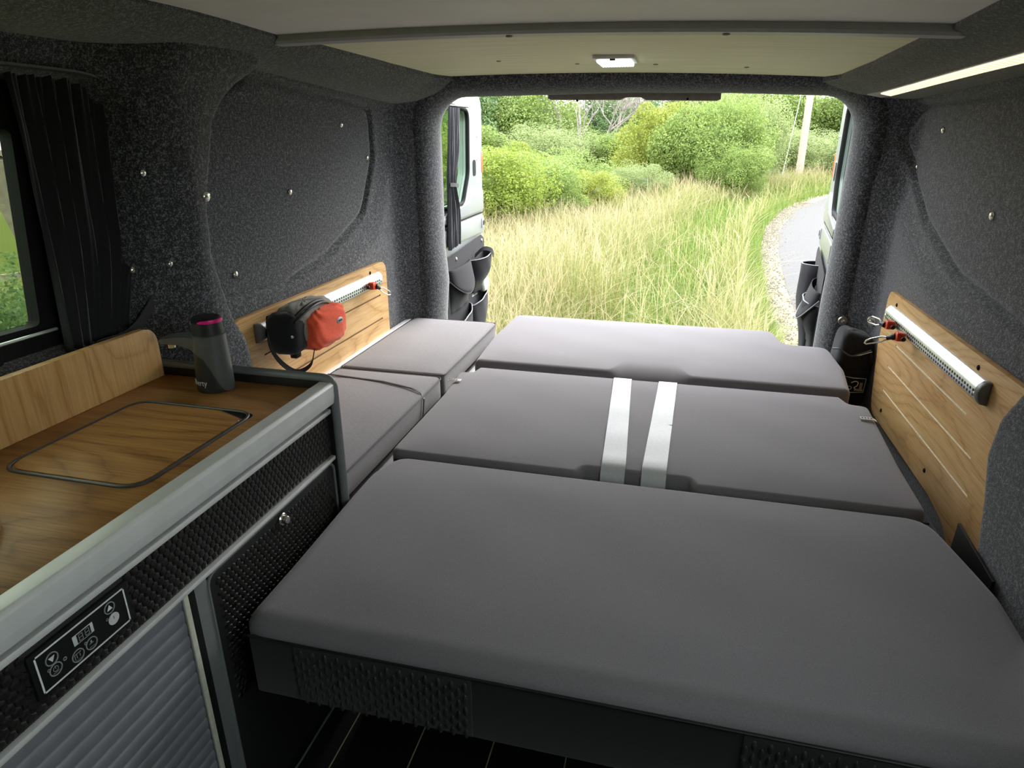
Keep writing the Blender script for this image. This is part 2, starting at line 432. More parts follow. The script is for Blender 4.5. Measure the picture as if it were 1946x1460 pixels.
# ---- rear door frame (carpeted pillars and header), lofted lip around the opening
def frame_path():
    pts = [(-.905, -.02), (-.905, .46), (-.893, .60), (-.905, .75), (-.905, 1.0)]
    cx, cz, r = -.905+.11, 1.291-.11, .11
    pts += [(cx-r*math.cos(a), cz+r*math.sin(a)) for a in lsp(0, PI/2, 9)]
    pts += [(-.5, 1.294), (-.186, 1.297), (.15, 1.291)]
    cx, cz, r = .540-.11, 1.280-.11, .11
    pts += [(cx+r*math.sin(a), cz+r*math.cos(a)) for a in lsp(0, PI/2, 9)]
    pts += [(.540, 1.0), (.537, .75), (.533, .6), (.533, .46), (.533, -.02)]
    return [Vector(p) for p in pts]
FP = frame_path()
def frame_mesh():
    n = len(FP); V = []; F = []; R = .06
    nor = []
    for i in range(n):
        t = FP[min(i+1, n-1)]-FP[max(i-1, 0)]; nor.append(Vector((-t.y, t.x)).normalized())   # outwards (away from opening)
    prof = [(.34, 2.40), (.14, 2.388), (R, 2.38)]+[(R*(1-math.sin(a)), 2.38+.12*(1-math.cos(a))) for a in lsp(0.15, PI/2, 10)]+[(.004, 2.53), (.02, 2.57), (.04, 2.60), (.045, 2.63), (.34, 2.63)]
    for off, y in prof:
        for i in range(n):
            q = FP[i]+nor[i]*off
            x = min(max(q.x, -1.10), .80); z = min(q.y, 1.46)
            if i in (0, n-1): z = FP[i].y
            V.append((x, y, z))
    for j in range(len(prof)-1):
        for i in range(n-1): F.append((j*n+i, j*n+i+1, (j+1)*n+i+1, (j+1)*n+i))
    return me('frame', V, F, True)
wall_rear = ob('wall_rear', frame_mesh(), M_CARPET, None, 'carpeted pillars and header around the open rear doors', 'wall', kind='structure')
# ---- ceiling
def zc(x, y):
    t = (x+.88)/1.34; z = 1.356+(1.330-1.356)*t+.014*(1-(2*t-1)**2)
    return z-.010*sm(1.9, 2.4, y)-.02*sm(1.2, .6, y)
ceiling = thing('ceiling', 'pale plywood van ceiling in two panels with a grey batten', 'ceiling', (0, 0, 1.3), kind='structure')
def ceil_panel(y0, y1, dz):
    return grid(lambda x, y: (x, y, zc(x, y)+dz), lsp(-.93, .52, 30), lsp(y0, y1, 24))
wpart('ceiling_panel', ceil_panel(1.40, 2.40, .004), M_CEIL, ceiling)
wpart('ceiling_panel', ceil_panel(-1.05, 1.43, .0), plain('cream_ceiling_board', (.88, .87, .81), .6, 0, .4, .04, 8), ceiling)
def batten():
    xs = lsp(-.905, .478, 40); V = []; F = []
    prof = [(1.395, .004), (1.395, -.008), (1.402, -.013), (1.44, -.013), (1.447, -.008), (1.447, .004)]
    for i, x in enumerate(xs):
        e = min(1, (x-xs[0])/.02, (xs[-1]-x)/.02); mid = 1.421
        for y, dz in prof: V.append((x, mid+(y-mid)*(.3+.7*max(0, e)**.5), zc(x, 1.42)+dz-.004))
    m = len(prof)
    for i in range(len(xs)-1):
        for k in range(m-1): F.append((i*m+k, i*m+k+1, (i+1)*m+k+1, (i+1)*m+k))
    F.append(tuple(range(m))); F.append(tuple((len(xs)-1)*m+k for k in range(m)))
    return me('batten', V, F, False)
wpart('batten', batten(), M_CEILTRIM, ceiling)
for x, y in ((-.36, 1.425), (.06, 1.425), (-.33, 2.14), (-.10, 2.16), (-.55, 2.05), (.16, 2.2)):
    zz = zc(x, y)-(.0175 if y < 1.5 else -.004)
    wpart('screw_cap', lathe([(.007, 0), (.007, -.0015), (.004, -.0025)], (x, y, zz), 'z', 12), plain('screw_cap_tan', (.30, .26, .18), .5), ceiling)
# ---- overhead lining strips (between ceiling edge and wall)
def podL(y, t):
    zl = interp(y, [-.6, .87, 1.5, 1.78, 2.27, 2.4], [1.295, 1.298, 1.303, 1.289, 1.264, 1.258]); xl = -1.005
    xu = interp(y, [-.6, .5, .9, 1.4, 2.0, 2.3, 2.4], [-.78, -.80, -.825, -.866, -.872, -.842, -.80]); zu = zc(xu, y)-.006
    b = .012*math.sin(PI*t)
    return (xl+(xu-xl)*t+b*.3, y, zl+(zu-zl)*t-b)
def podR(y, t):
    zl = interp(y, [-.6, 1.65, 2.06, 2.4], [1.285, 1.268, 1.262, 1.256]); xl = .652
    xu = interp(y, [-.6, .9, 1.4, 2.0, 2.3, 2.4], [.40, .40, .43, .452, .436, .40]); zu = zc(xu, y)-.008
    b = .010*math.sin(PI*t)
    return (xl+(xu-xl)*t-b*.3, y, zl+(zu-zl)*t-b)
yp = lsp(-1.05, 2.0, 50)+lsp(2.05, 2.40, 14); tp = lsp(0, 1, 14)
def pod(fn, xlow):
    def g(y, t):
        if t < 0: return (xlow, y, fn(y, 0)[2]+.002)
        if t > 1: p = fn(y, 1); return (p[0], y, p[2]+.03)
        return fn(y, t)
    m = grid(g, yp, [-1]+tp+[2])
    return autosmooth(m, 50)
ob('trim_1', pod(podL, -1.03), M_CARPET, None, 'carpeted overhead lining strip above the left wall', 'trim', kind='structure')
podr = ob('trim_2', pod(podR, .68), M_CARPET, None, 'carpeted overhead lining strip that carries the light strip', 'trim', kind='structure')
# ---- roof skin and side skins so that daylight enters only by the openings
ob('roof_skin', box(-1.12, .82, -1.05, 2.63, 1.42, 1.45), plain('grey_roof_steel', (.5, .52, .54), .4), None, 'plain grey steel van roof above the ceiling panels', 'roof', kind='structure')
# ---- plastic cover under the rear header
def hdr(t, s):
    x = -.50+.615*t
    dz = .0
    notch = sm(.39, .45, t)*sm(.58, .52, t)
    return (x, 2.548+.02*s, 1.31-.02*(1-s)*(1-.75*notch)-.001)
tr3 = thing('trim_3', 'grey-brown plastic latch cover under the rear header', 'trim', (-.19, 2.55, 1.29), kind='structure')
pts = [(-.50, 1.312), (-.50, 1.285), (-.49, 1.281), (-.235, 1.278), (-.215, 1.289), (-.165, 1.289), (-.145, 1.276), (.10, 1.271), (.113, 1.276), (.113, 1.306)]
wpart('cover', prism(pts, .03, 'y', 2.56, .002), plain('taupe_plastic', (.30, .27, .23), .45), tr3)
for x in (-.39, .0): wpart('bolt', lathe([(.004, 0), (.004, .006), (.002, .008)], (x, 2.552, 1.277), 'y', 10), M_RUBBER, tr3)

# ---- left side window
win = thing('window_1', 'side window of the van behind the drawn-back dark curtain', 'window', (-1.07, .6, .8), kind='structure')
outer = round_poly([(.02, .80), (1.02, .80), (1.065, 1.235), (.02, 1.24)], .05, 4); inner = round_poly([(.15, .857), (.86, .845), (.897, 1.163), (.15, 1.163)], .012, 4)
def ringplate(outer, inner, x0, x1):
    n = len(outer); V = []; F = []
    for xx in (x0, x1):
        for P in (outer, inner): V += [(xx, p[0], p[1]) for p in P]
    for i in range(n):
        j = (i+1) % n
        F += [(i, j, n+j, n+i), (2*n+i, 3*n+i, 3*n+j, 2*n+j), (n+i, n+j, 3*n+j, 3*n+i), (i, 2*n+i, 2*n+j, j)]
    return me('ringplate', V, F)
wpart('window_frame', ringplate(outer, inner, -1.085, -1.06), M_RUBBER, win)
wpart('window_divider', box(-1.082, -1.05, .735, .775, .80, 1.25, .004), M_RUBBER, win)
wpart('window_sill', tube([(-1.05, .15, .838), (-1.05, .88, .834)], .003, 6), M_ALU, win)
wpart('pane', box(-1.078, -1.074, .12, .92, .83, 1.2), glassmat('tinted_glass', (.52, .56, .48), .04), win)

# ================================================================== EXTERIOR GROUND
def hill(x, y):
    return 0.085*max(0, -x-5.5)*sm(14, 6, y) - 0.0
def gz(x, y):
    return -.55 + hill(x, y) + .05*math.sin(x*.9+y*.4)*sm(1.0, -1., x-0.08*y) + .035*max(0., y-16)*sm(26, 16, y)*.0
def ground_mesh():
    xs = lsp(-60, -8, 24)+lsp(-7.5, 12, 60)+lsp(13, 70, 20); ys_ = lsp(-30, 2, 14)+lsp(2.5, 32, 70)+lsp(34, 90, 16)
    return grid(lambda x, y: (x, y, gz(x, y)-(.04 if x > 1. else 0)), xs, ys_)
k = N('meadow_soil'); c = k.coord()
f = k.noise(c, .6, 3); g = k.noise(c, 9, 3)
col = k.mix(k.math('MULTIPLY', g, .8), k.ramp(f, [(.35, (.09, .12, .025)), (.65, (.15, .15, .05))]), (.08, .11, .02))
k.l(col, k.b.inputs['Base Color']); k.b.inputs['Roughness'].default_value = 1; k.b.inputs['Specular IOR Level'].default_value = .05
ob('ground', ground_mesh(), k.m, None, 'grassy meadow ground outside the van rising to a mown field', 'ground', kind='structure')
RY = [-8, 0, 3, 5, 6.5, 8.5, 11, 13.7, 17.9, 22.2, 26, 32, 40]; RX = [.95, 1.05, 1.12, 1.17, 1.24, 1.37, 1.60, 1.95, 2.85, 4.4, 6.5, 11., 20]
def road_x(y): return interp(y, RY, RX)
ryy = lsp(-8, 38, 120)
ob('road', grid(lambda y, t: (road_x(y)+t*(3.4+.02*y*t), y, -.545+.02*math.sin(PI*t)), ryy, lsp(0, 1, 7)), plain('pale_asphalt', (.074, .073, .074), .9, 0, .2, .12, 40, .2), None,
   'narrow pale grey tarmac lane curving away behind the van', 'road', kind='structure')
# gravel shoulder: loose stones
def gravel():
    V = []; F = []; base = np.array([(1, 0, 0), (-1, 0, 0), (0, 1, 0), (0, -1, 0), (0, 0, 1), (0, 0, -1)], float)
    fc = [(0, 2, 4), (2, 1, 4), (1, 3, 4), (3, 0, 4), (2, 0, 5), (1, 2, 5), (3, 1, 5), (0, 3, 5)]
    for i in range(7000):
        y = 3.2+17*rng.random()**1.8; w = .42 if y < 12 else .3
        x = road_x(y)-w+abs(rng.normal(0, .22))+.05*rng.normal()
        s = rng.uniform(.005, .017); q = base*s*rng.uniform(.6, 1.2, (1, 3)); a = rng.uniform(0, 6.3)
        R = np.array([[math.cos(a), -math.sin(a), 0], [math.sin(a), math.cos(a), 0], [0, 0, 1]]); q = q@R.T+np.array([x, y, -.548+s*.3])
        o = len(V); V += q.tolist(); F += [tuple(o+k for k in t) for t in fc]
    return me('gravel', V, F)
ob('gravel', gravel(), plain('gravel_stone', (.17, .15, .115), .9, 0, .2, .35, 12), None, 'loose tan gravel along the edge of the lane', 'gravel', kind='stuff')
ob('gravel_bed', grid(lambda y, t: (road_x(y)-.50+.75*t+.06*math.sin(y*5+t*3), y, -.549+.0), lsp(-8, 24, 160), lsp(0, 1, 4)), plain('gravel_soil', (.18, .16, .11), .95, 0, .1, .3, 30, .3), None,
   'sandy strip of soil between lane and verge', 'ground', kind='structure')

# ---- grass: one mesh of blades per kind
def grass(name, n, ymin, ymax, zone, hfun, cols, wid, label, lean=.35, heads=None, seg=3, power=1.0):
    ang = rng.uniform(-34, 36, n*3)*PI/180; r = ymin*(ymax/ymin)**(rng.random(n*3)**power)
    x = r*np.sin(ang)-.0; y = r*np.cos(ang)
    keep = zone(x, y)
    x, y = x[keep][:n], y[keep][:n]; n = len(x); dist = np.hypot(x, y)
    z = np.array([gz(a, b) for a, b in zip(x, y)])-.02
    h = hfun(x, y)*rng.uniform(.6, 1.25, n); w = wid*(1+dist*.11)*rng.uniform(.6, 1.3, n)
    az = rng.uniform(0, 2*PI, n); ln = np.abs(rng.normal(0, lean, n))+.04
    fx, fy = np.cos(az), np.sin(az); faz = az+PI/2+rng.normal(0, .5, n); sx, sy = np.cos(faz), np.sin(faz)
    V = []; C = []
    c0 = cols(x, y); c0 = np.clip(c0*rng.uniform(.75, 1.25, (n, 1)), 0, 1)
    for i in range(seg+1):
        t = i/seg; bend = ln*h*t*t; ww = w*(1-t)**.6 if i < seg else np.zeros(n)
        if heads is not None: ww = w*np.where(t > .6, 1.8*(1-t)+.1, .45)
        for s in (-1, 1):
            V.append(np.stack([x+fx*bend+s*sx*ww/2, y+fy*bend+s*sy*ww/2, z+h*t*(1-.25*ln*t)], 1)); cc = c0
            if heads is not None and t > .6: cc = heads*rng.uniform(.8, 1.2, (n, 1))
            C.append(cc)
    V = np.stack(V, 1); C = np.stack(C, 1); m = 2*(seg+1)
    base = (np.arange(n)*m)[:, None]
    q = np.concatenate([np.stack([base[:, 0]+2*i, base[:, 0]+2*i+1, base[:, 0]+2*i+3, base[:, 0]+2*i+2], 1) for i in range(seg)], 0)
    M = bpy.data.meshes.new(name); M.vertices.add(n*m); M.vertices.foreach_set('co', V.reshape(-1).astype(np.float32))
    M.loops.add(q.size); M.loops.foreach_set('vertex_index', q.reshape(-1).astype(np.int32))
    M.polygons.add(len(q)); M.polygons.foreach_set('loop_start', (np.arange(len(q))*4).astype(np.int32))
    M.update(calc_edges=True)
    ca = M.color_attributes.new('col', 'FLOAT_COLOR', 'POINT'); C4 = np.concatenate([C.reshape(-1, 3), np.ones((n*m, 1))], 1)
    ca.data.foreach_set('color', C4.reshape(-1).astype(np.float32))
    return ob(name, M, M_GRASS, None, label, 'grass', kind='stuff')
RXv = lambda y: np.interp(y, RY, RX)
def verge(x, y): return (x < RXv(y)-.28)
def lush(x, y): return np.clip(1.35*(1-np.abs((RXv(y)-1.35-x))/1.45), 0, 1)
def tallzone(x, y): return verge(x, y) & (rng.random(len(x)) < 1-.92*lush(x, y)) & (x < RXv(y)-.5) & (y > 3.4)
def patch(x, y): return .5+.5*np.sin(x*1.7+y*.6)*np.cos(y*.9-x*.5)
G1 = np.array([.075, .135, .025]); G2 = np.array([.165, .205, .05]); ST = np.array([.33, .295, .145]); G3 = np.array([.105, .205, .03])
def mixc(a, b, t): return a[None]*(1-t[:, None])+b[None]*t[:, None]
grass('green_grass', 125000, 3.0, 40, lambda x, y: verge(x, y) & (y > 2.9), lambda x, y: .34-.16*lush(x, y)+.0*y, lambda x, y: np.where((rng.random(len(x)) < .5)[:, None], mixc(G2, G3, lush(x, y)), mixc(G1, G2, patch(x, y))), .006,
      'lush green grass covering the verge behind the van')
grass('meadow_grass', 130000, 3.2, 40, tallzone, lambda x, y: .42+.20*patch(x, y), lambda x, y: mixc(G2, ST, np.clip(.05+.7*rng.random(len(x))**1.3, 0, 1)), .0045,
      'tall straw-coloured meadow grass between hedge and lane', .75)
grass('seeding_grass', 30000, 3.4, 40, tallzone, lambda x, y: .58+.2*patch(x, y), lambda x, y: mixc(G2, ST, .5+.5*rng.random(len(x))), .006,
      'feathery seed heads standing above the meadow grass', .6, np.array([.36, .30, .175]), 4)
grass('reed_clump', 1500, 4.6, 6.4, lambda x, y: ((x+.75)**2+(y-5.6)**2 < .16), lambda x, y: .9+0*x, lambda x, y: mixc(np.array([.10, .15, .03]), np.array([.19, .17, .05]), rng.random(len(x))), .004,
      'dark upright rush clump in the meadow near the van', .25)

# ---- foliage
def crown_mesh(seed, n, lobes, leaf, flat=1., cols=((.2, .3, .05), (.4, .5, .1)), spread=.85):
    r = np.random.default_rng(seed)
    th = r.uniform(0, 2*PI, lobes); ph = np.arccos(r.uniform(-.55, 1, lobes)); rad = r.uniform(.45, spread, lobes)
    C = np.stack([np.sin(ph)*np.cos(th)*rad, np.sin(ph)*np.sin(th)*rad, np.cos(ph)*rad*flat], 1); R = r.uniform(.14, .36, lobes)
    k = r.integers(0, lobes, n); d = r.normal(size=(n, 3)); d /= np.linalg.norm(d, axis=1)[:, None]
    P = C[k]+d*(R[k]*r.uniform(.7, 1.12, n)**.5)[:, None]
    nrm = d+r.normal(0, .55, (n, 3)); nrm /= np.linalg.norm(nrm, axis=1)[:, None]
    a = np.cross(nrm, r.normal(size=(n, 3))); a /= np.linalg.norm(a, axis=1)[:, None]; b = np.cross(nrm, a)
    s = leaf*r.uniform(.6, 1.3, n)[:, None]
    V = np.stack([P-a*s, P+b*s*.5+nrm*s*.12, P+a*s, P-b*s*.5+nrm*s*.12], 1)
    q = np.arange(n*4)
    M = bpy.data.meshes.new('foliage'); M.vertices.add(n*4); M.vertices.foreach_set('co', V.reshape(-1).astype(np.float32))
    M.loops.add(n*4); M.loops.foreach_set('vertex_index', q.astype(np.int32)); M.polygons.add(n); M.polygons.foreach_set('loop_start', (np.arange(n)*4).astype(np.int32))
    M.update(calc_edges=True)
    c = np.array(cols[0])[None]+(np.array(cols[1])-np.array(cols[0]))[None]*r.random((n, 1))
    c = np.repeat(c*r.uniform(.75, 1.2, (n, 1)), 4, 0); c4 = np.concatenate([c, np.ones((n*4, 1))], 1)
    ca = M.color_attributes.new('col', 'FLOAT_COLOR', 'POINT'); ca.data.foreach_set('color', c4.reshape(-1).astype(np.float32))
    # inner leafy mass
    core = []
    bm = bmesh.new()
    bmesh.ops.create_icosphere(bm, subdivisions=2, radius=.42, matrix=Matrix.Scale(flat, 4, (0, 0, 1)))
    cm = bmesh_me('core', bm)
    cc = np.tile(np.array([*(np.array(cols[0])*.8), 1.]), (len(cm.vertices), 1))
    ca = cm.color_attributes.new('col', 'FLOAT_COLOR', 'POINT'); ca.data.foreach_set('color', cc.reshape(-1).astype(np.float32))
    return M, cm
KIN = {'bright': crown_mesh(1, 42000, 60, .021, .8, ((.13, .20, .025), (.27, .32, .06))),
       'yellow': crown_mesh(2, 42000, 64, .019, .9, ((.18, .23, .03), (.32, .35, .08))),
       'mid': crown_mesh(3, 42000, 66, .019, .9, ((.13, .21, .05), (.28, .35, .10))),
       'pale': crown_mesh(4, 42000, 66, .017, .9, ((.18, .24, .09), (.33, .39, .165))),
       'deep': crown_mesh(5, 42000, 66, .018, 1., ((.095, .17, .065), (.21, .30, .12)))}
TRUNK = tube([(0, 0, 0), (.02, .01, .5), (-.01, .02, 1)], [.06, .05, .035], 7)
def bush(name, kind, x, y, h, rx, label, cat, grp=None, lift=.1, ry=None, rz=None):
    z = gz(x, y); t = thing(name, label, cat, (x, y, z), grp)
    M, cm = KIN[kind]; hz = h*(1-lift)/1.75
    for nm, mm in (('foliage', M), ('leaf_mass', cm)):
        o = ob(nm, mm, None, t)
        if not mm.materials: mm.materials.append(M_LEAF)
        o.scale = (rx, ry or rx, hz); o.location = (0, 0, h-hz*(1.08 if kind not in ('deep',) else 1.2)); o.rotation_euler = (0, 0, rz if rz is not None else x*1.3+y)
    o = ob('trunk', TRUNK, M_BARK, t); o.scale = (max(1, rx*.9), max(1, rx*.9), h*.6)
    return t
# hedge bushes on the left, running away from the van
HG = 'hedge bushes along the meadow'; TG = 'thicket bushes behind the meadow'; WG = 'trees of the background wood'
for x, y, h, r, kd, lab in ((-3.9, 8.6, 1.95, 1.35, 'bright', 'bright green hedge bush close behind the open silver door'),
        (-4.6, 10.4, 2.25, 1.6, 'yellow', 'tall yellow-tipped hedge bush above the bright hedge bushes'), (-3.6, 11.8, 1.9, 1.35, 'bright', 'rounded bright green hedge bush beside the straw grass'),
        (-2.9, 13.6, 1.6, 1.2, 'mid', 'darker green hedge bush between two yellow-green bushes'), (-2.0, 15.2, 1.25, 1.0, 'yellow', 'low yellow-green bush at the end of the hedge'),
        (-6.2, 10.6, 2.6, 1.7, 'mid', 'darker green hedge bush behind the tall yellow-tipped one'), (-5.2, 13.2, 2.0, 1.6, 'yellow', 'broad yellow-tipped hedge bush in the second row'),
        (-2.9, 17.6, 1.7, 1.4, 'mid', 'mid green bush behind the end of the hedge'), (-4.6, 16.5, 1.9, 1.5, 'bright', 'bright green bush in the second row of the hedge'), (-1.2, 19.0, 1.2, 1.1, 'pale', 'small grey-green bush before the thicket')):
    bush('hedge_bush', kd, x, y, h, r, lab, 'bush', HG, .0)
for x, y, h, r, kd, lab in ((.9, 22.8, 3.6, 2.0, 'mid', 'large rounded green thicket bush behind the meadow'), (-.6, 24, 3.3, 1.9, 'yellow', 'yellow-green thicket bush beside the bare trees'),
        (2.0, 26.0, 3.9, 1.7, 'pale', 'tall grey-green willow bush behind the thicket'), (8.2, 34.5, 2.6, 2.2, 'pale', 'low grey-green bush behind the utility pole'),
        (1.5, 21.0, 1.8, 1.2, 'mid', 'low green bush at the foot of the thicket'), (4.6, 33.5, 2.6, 2.4, 'pale', 'pale bush at the lane bend behind the utility pole foot')):
    bush('thicket_bush', kd, x, y, h, r, lab, 'bush', TG, .0)
for x, y, h, r, kd, lab in ((-11, 33, 6.2, 3.6, 'deep', 'dark green tree rising above the hedge by the silver door'), (-7.6, 35, 5.4, 3.4, 'mid', 'mid green tree rising beside the bare trees'), (-4, 40, 5.6, 3.4, 'deep', 'dark blue-green tree behind the bare trees'),
        (-15, 30, 7, 4, 'mid', 'mid green tree far out over the hedge'), (0, 42, 6, 3.6, 'deep', 'dark blue-green tree behind the yellow-green thicket bush'), (4.5, 40, 5.6, 3.4, 'mid', 'mid green tree showing a gap of sky beside it'),
        (8.8, 41, 5.6, 3.0, 'mid', 'low mid green tree under the gap of sky'), (13.0, 40, 7.0, 3.8, 'pale', 'pale grey-green tree beyond the utility pole'), (17, 37, 7.5, 4.2, 'deep', 'dark green tree beyond the lane'), (10.8, 36, 5.4, 3.0, 'deep', 'dark green tree close beside the utility pole'),
        (-5.5, 28, 2.6, 2.4, 'pale', 'grey-green undergrowth bush below the bare trees'), (-2.4, 29, 2.4, 2.2, 'mid', 'green undergrowth bush below the bare trees'), (-9.5, 27, 3.2, 2.6, 'mid', 'rounded green tree low behind the hedge')):
    bush('background_tree', kd, x, y, h, r, lab, 'tree', WG, .0)
# bare-branched trees between the green crowns
def bare_tree(seed, h):
    r = random.Random(seed); parts = []
    def grow(p, d, L, rad, lev):
        pts = [p]; q = Vector(p); dd = Vector(d)
        for k in range(3):
            dd = (dd+Vector((r.uniform(-.25, .25), r.uniform(-.25, .25), r.uniform(-.02, .2)))).normalized(); q = q+dd*L/3; pts.append(tuple(q))
        parts.append(tube(pts, [rad, rad*.85, rad*.7, rad*.5], 5, cap=False))
        if lev < 4:
            for k in range(4):
                a = r.uniform(0, 6.28); nd = (dd*1.0+Vector((math.cos(a), math.sin(a), r.uniform(-.1, .5)))*.75).normalized()
                grow(pts[r.choice((2, 3, 3))], nd, L*r.uniform(.55, .8), rad*.5, lev+1)
    grow((0, 0, 0), (0, 0, 1), h*.36, h*.013, 0)
    return join(*parts)
for i, (x, y, h) in enumerate(((-4.6, 31, 6.2), (-2.6, 32.5, 6.0), (-1.2, 34, 5.6), (-5.9, 33.0, 6.6), (-3.6, 30, 5.6), (-.4, 33, 6.0))):
    o = ob('bare_tree', bare_tree(30+i, h), plain('dead_branch_grey', (.25, .22, .20), .9, 0, .2, .2, 5), None, ('leafless grey tree with bare twigs beside the yellow-green thicket', 'leafless grey tree standing between two other bare trees', 'leafless grey tree leaning over the undergrowth bush', 'tall leafless grey tree next to the mid green tree', 'leafless grey tree rising from the green undergrowth bush', 'leafless grey tree half hidden by the yellow-green thicket bush')[i], 'tree', 'bare trees in the wood'); o.location = (x, y, gz(x, y))
# ---- utility pole and its stay wire
pt = thing('utility_pole', 'weathered wooden utility pole leaning beside the lane bend', 'pole', (4.75, 30.2, -.55))
wpart('shaft', tube([(4.75, 30.2, -.6), (4.73, 30.2, 3), (4.70, 30.2, 7.5)], [.15, .135, .11], 12), M_POLE, pt)
wpart('stay_wire', tube([(4.71, 30.15, 6.5), (3.9, 28.8, -.5)], .012, 5), plain('pale_stay_wire', (.7, .7, .62), .5), pt)
# ---- outside the side window
fp_ = thing('fence_post', 'leaning weathered timber post with a cross rail outside the side window', 'post', (-3.35, 2.95, -.5))
wpart('post', ribbon([(-3.46, 3.02, -.6), (-3.38, 2.83, .55), (-3.30, 2.64, 1.06)], (.6, .75, 0), .11, .09), M_POLE, fp_)
wpart('cap_board', ribbon([(-3.44, 2.48, 1.075), (-3.16, 2.84, 1.085)], (1, -.6, 0), .12, .025), M_POLE, fp_)
wpart('cross_rail', ribbon([(-3.75, 2.5, .42), (-2.95, 3.2, .50)], (0, 0, 1), .03, .03), M_POLE, fp_)
for x, y, h, r, kd in ((-3.0, 2.35, 1.38, .8, 'deep'), (-3.0, 2.95, .95, .6, 'mid'), (-3.9, 3.0, 1.1, .7, 'pale')):
    bush('bramble_bush', kd, x, y, h, r, {'deep': 'dark leafy bramble beside the timber post outside the side window', 'mid': 'fresh green bramble beside the timber post outside the side window', 'pale': 'pale green bramble behind the timber post outside the side window'}[kd], 'bush', 'brambles outside the side window', .0)

# ================================================================== BED
bed = thing('bed_frame', 'black bed base and boards under the three grey cushions', 'bed frame', (-.04, 1.5, 0))
wpart('base_box', box(-.56, .48, .93, 1.72, 0.0007, .325, .01), M_BLACK, bed)
wpart('bed_board', box(-.57, .50, .75, 1.22, .325, .338, .003), M_BLACK, bed)
wpart('bed_board', box(-.57, .50, 1.25, 1.84, .375, .388, .003), M_BLACK, bed)
wpart('bed_board', box(-.575, .50, 1.92, 2.30, .375, .388, .003), M_BLACK, bed)
wpart('hinge_block', box(-.50, .45, 1.28, 1.70, .338, .375, .004), M_BLACK, bed)
for x in (-.50, .42): wpart('leg', box(x-.02, x+.02, 2.08, 2.12, .0007, .375, .004), M_BLACK, bed)
# front cushion
c1 = thing('seat_cushion', 'large front grey bed cushion with black woven front patches', 'cushion', (-.04, .93, .338))
o1 = densify(round_poly([(-.595, .660), (.545, .668), (.552, 1.0), (.515, 1.228), (-.572, 1.228), (-.599, 1.14)], [.05, .05, .1, .06, .05, .08], 6), .03)
wpart('cushion_top', cushion(o1, .338, .470, .045, .015, 7, lambda p: (.040-.024*sm(.75, 1.1, p.y), .026-.010*sm(.75, 1.1, p.y))), M_CUSH, c1)
wpart('rear_piping', tube([(-.585, 1.2275, .457), (.52, 1.2275, .457)], .0022, 6), M_BLACK, c1)
# front facing: black cloth and raised weave patches
def front_strip(x0, x1, z0, z1, d, r=.004): return box(x0, x1, .662-d, .666, z0, z1, r)
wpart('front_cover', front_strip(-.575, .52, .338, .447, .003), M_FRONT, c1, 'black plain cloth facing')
wpart('seam', tube([(-.575, .6585, .4485), (.52, .6585, .4485)], .0016, 6), M_BLACK, c1)
def weave(x0, x1, z0, z1):
    bm = bmesh.new(); px, pz = .0098, .0215; i = 0; x = x0+.004
    while x < x1-.002:
        z = z0+(.005 if i % 2 else .005+pz/2)
        while z < z1-.004:
            h = min(pz*.43, (z1-z)); mtx = Matrix.Translation((x, .6575, z)) @ Matrix.Diagonal((.0036, .0028, h, 1))
            bmesh.ops.create_icosphere(bm, subdivisions=2, radius=1, matrix=mtx); z += pz
        x += px; i += 1
    return bmesh_me('weave', bm, True)
for a, b in ((-.50, -.222), (.138, .515)):
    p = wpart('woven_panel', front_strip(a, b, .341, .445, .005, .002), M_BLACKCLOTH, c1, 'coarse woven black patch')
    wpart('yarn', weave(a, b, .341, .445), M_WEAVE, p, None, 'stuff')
# middle cushion (folded seat back) with belt straps
c2 = thing('backrest_cushion', 'middle grey bed cushion crossed by two silver straps', 'cushion', (-.04, 1.55, .388))
o2 = densify(round_poly([(-.60, 1.232), (-.165, 1.232), (-.15, 1.262), (.07, 1.262), (.085, 1.232), (.52, 1.232), (.525, 1.45), (.545, 1.79), (.50, 1.80), (.485, 1.85), (-.565, 1.85), (-.575, 1.80), (-.614, 1.795), (-.60, 1.60)],
                        [.03, .02, .015, .015, .02, .03, .05, .02, .012, .012, .015, .012, .02, .05], 4), .02)
wpart('cushion_top', cushion(o2, .388, .476, .016, .012, 6), M_CUSH, c2)
for (xa, xb) in ((-.1155, -.0885), (.016, -.001)):
    pts = [(xa, 1.848, .4745), (xa, 1.83, .4795)]+[(xa+(xb-xa)*t, 1.83+(1.285-1.83)*t, .4815+.0015*math.sin(t*19)) for t in lsp(.05, 1, 14)]+[(xb, 1.268, .4765), (xb, 1.2585, .466), (xb, 1.2565, .44), (xb, 1.255, .405)]
    wpart('strap', ribbon(pts, (1, 0, 0), .052, .0016), M_BELT, c2, 'silver-grey webbing strap')
wpart('belt_slot', box(-.15, .07, 1.2632, 1.268, .392, .452, .001), M_RUBBER, c2)
M_TAG = plain('silver_tag', (.62, .61, .58), .35, .3)
def tagm(x, y, sgn):
    return ribbon([(x-.020*sgn, y-.001, .4815), (x+.008*sgn, y, .4815), (x+.019*sgn, y, .476)], (0, 1, 0), .017, .0012)
tg = wpart('label_tag', tagm(-.597, 1.70, -1), M_TAG, c2); tg2 = wpart('label_tag', tagm(.518, 1.685, 1), M_TAG, c2)
for x0, y0, t in ((-.60, 1.70, tg), (.515, 1.685, tg2)):
    for i in range(4):
        wpart('print_mark', box(x0-.014+i*.007, x0-.010+i*.007, y0-.003, y0+.003, .4822, .4826), M_BLACK, t)
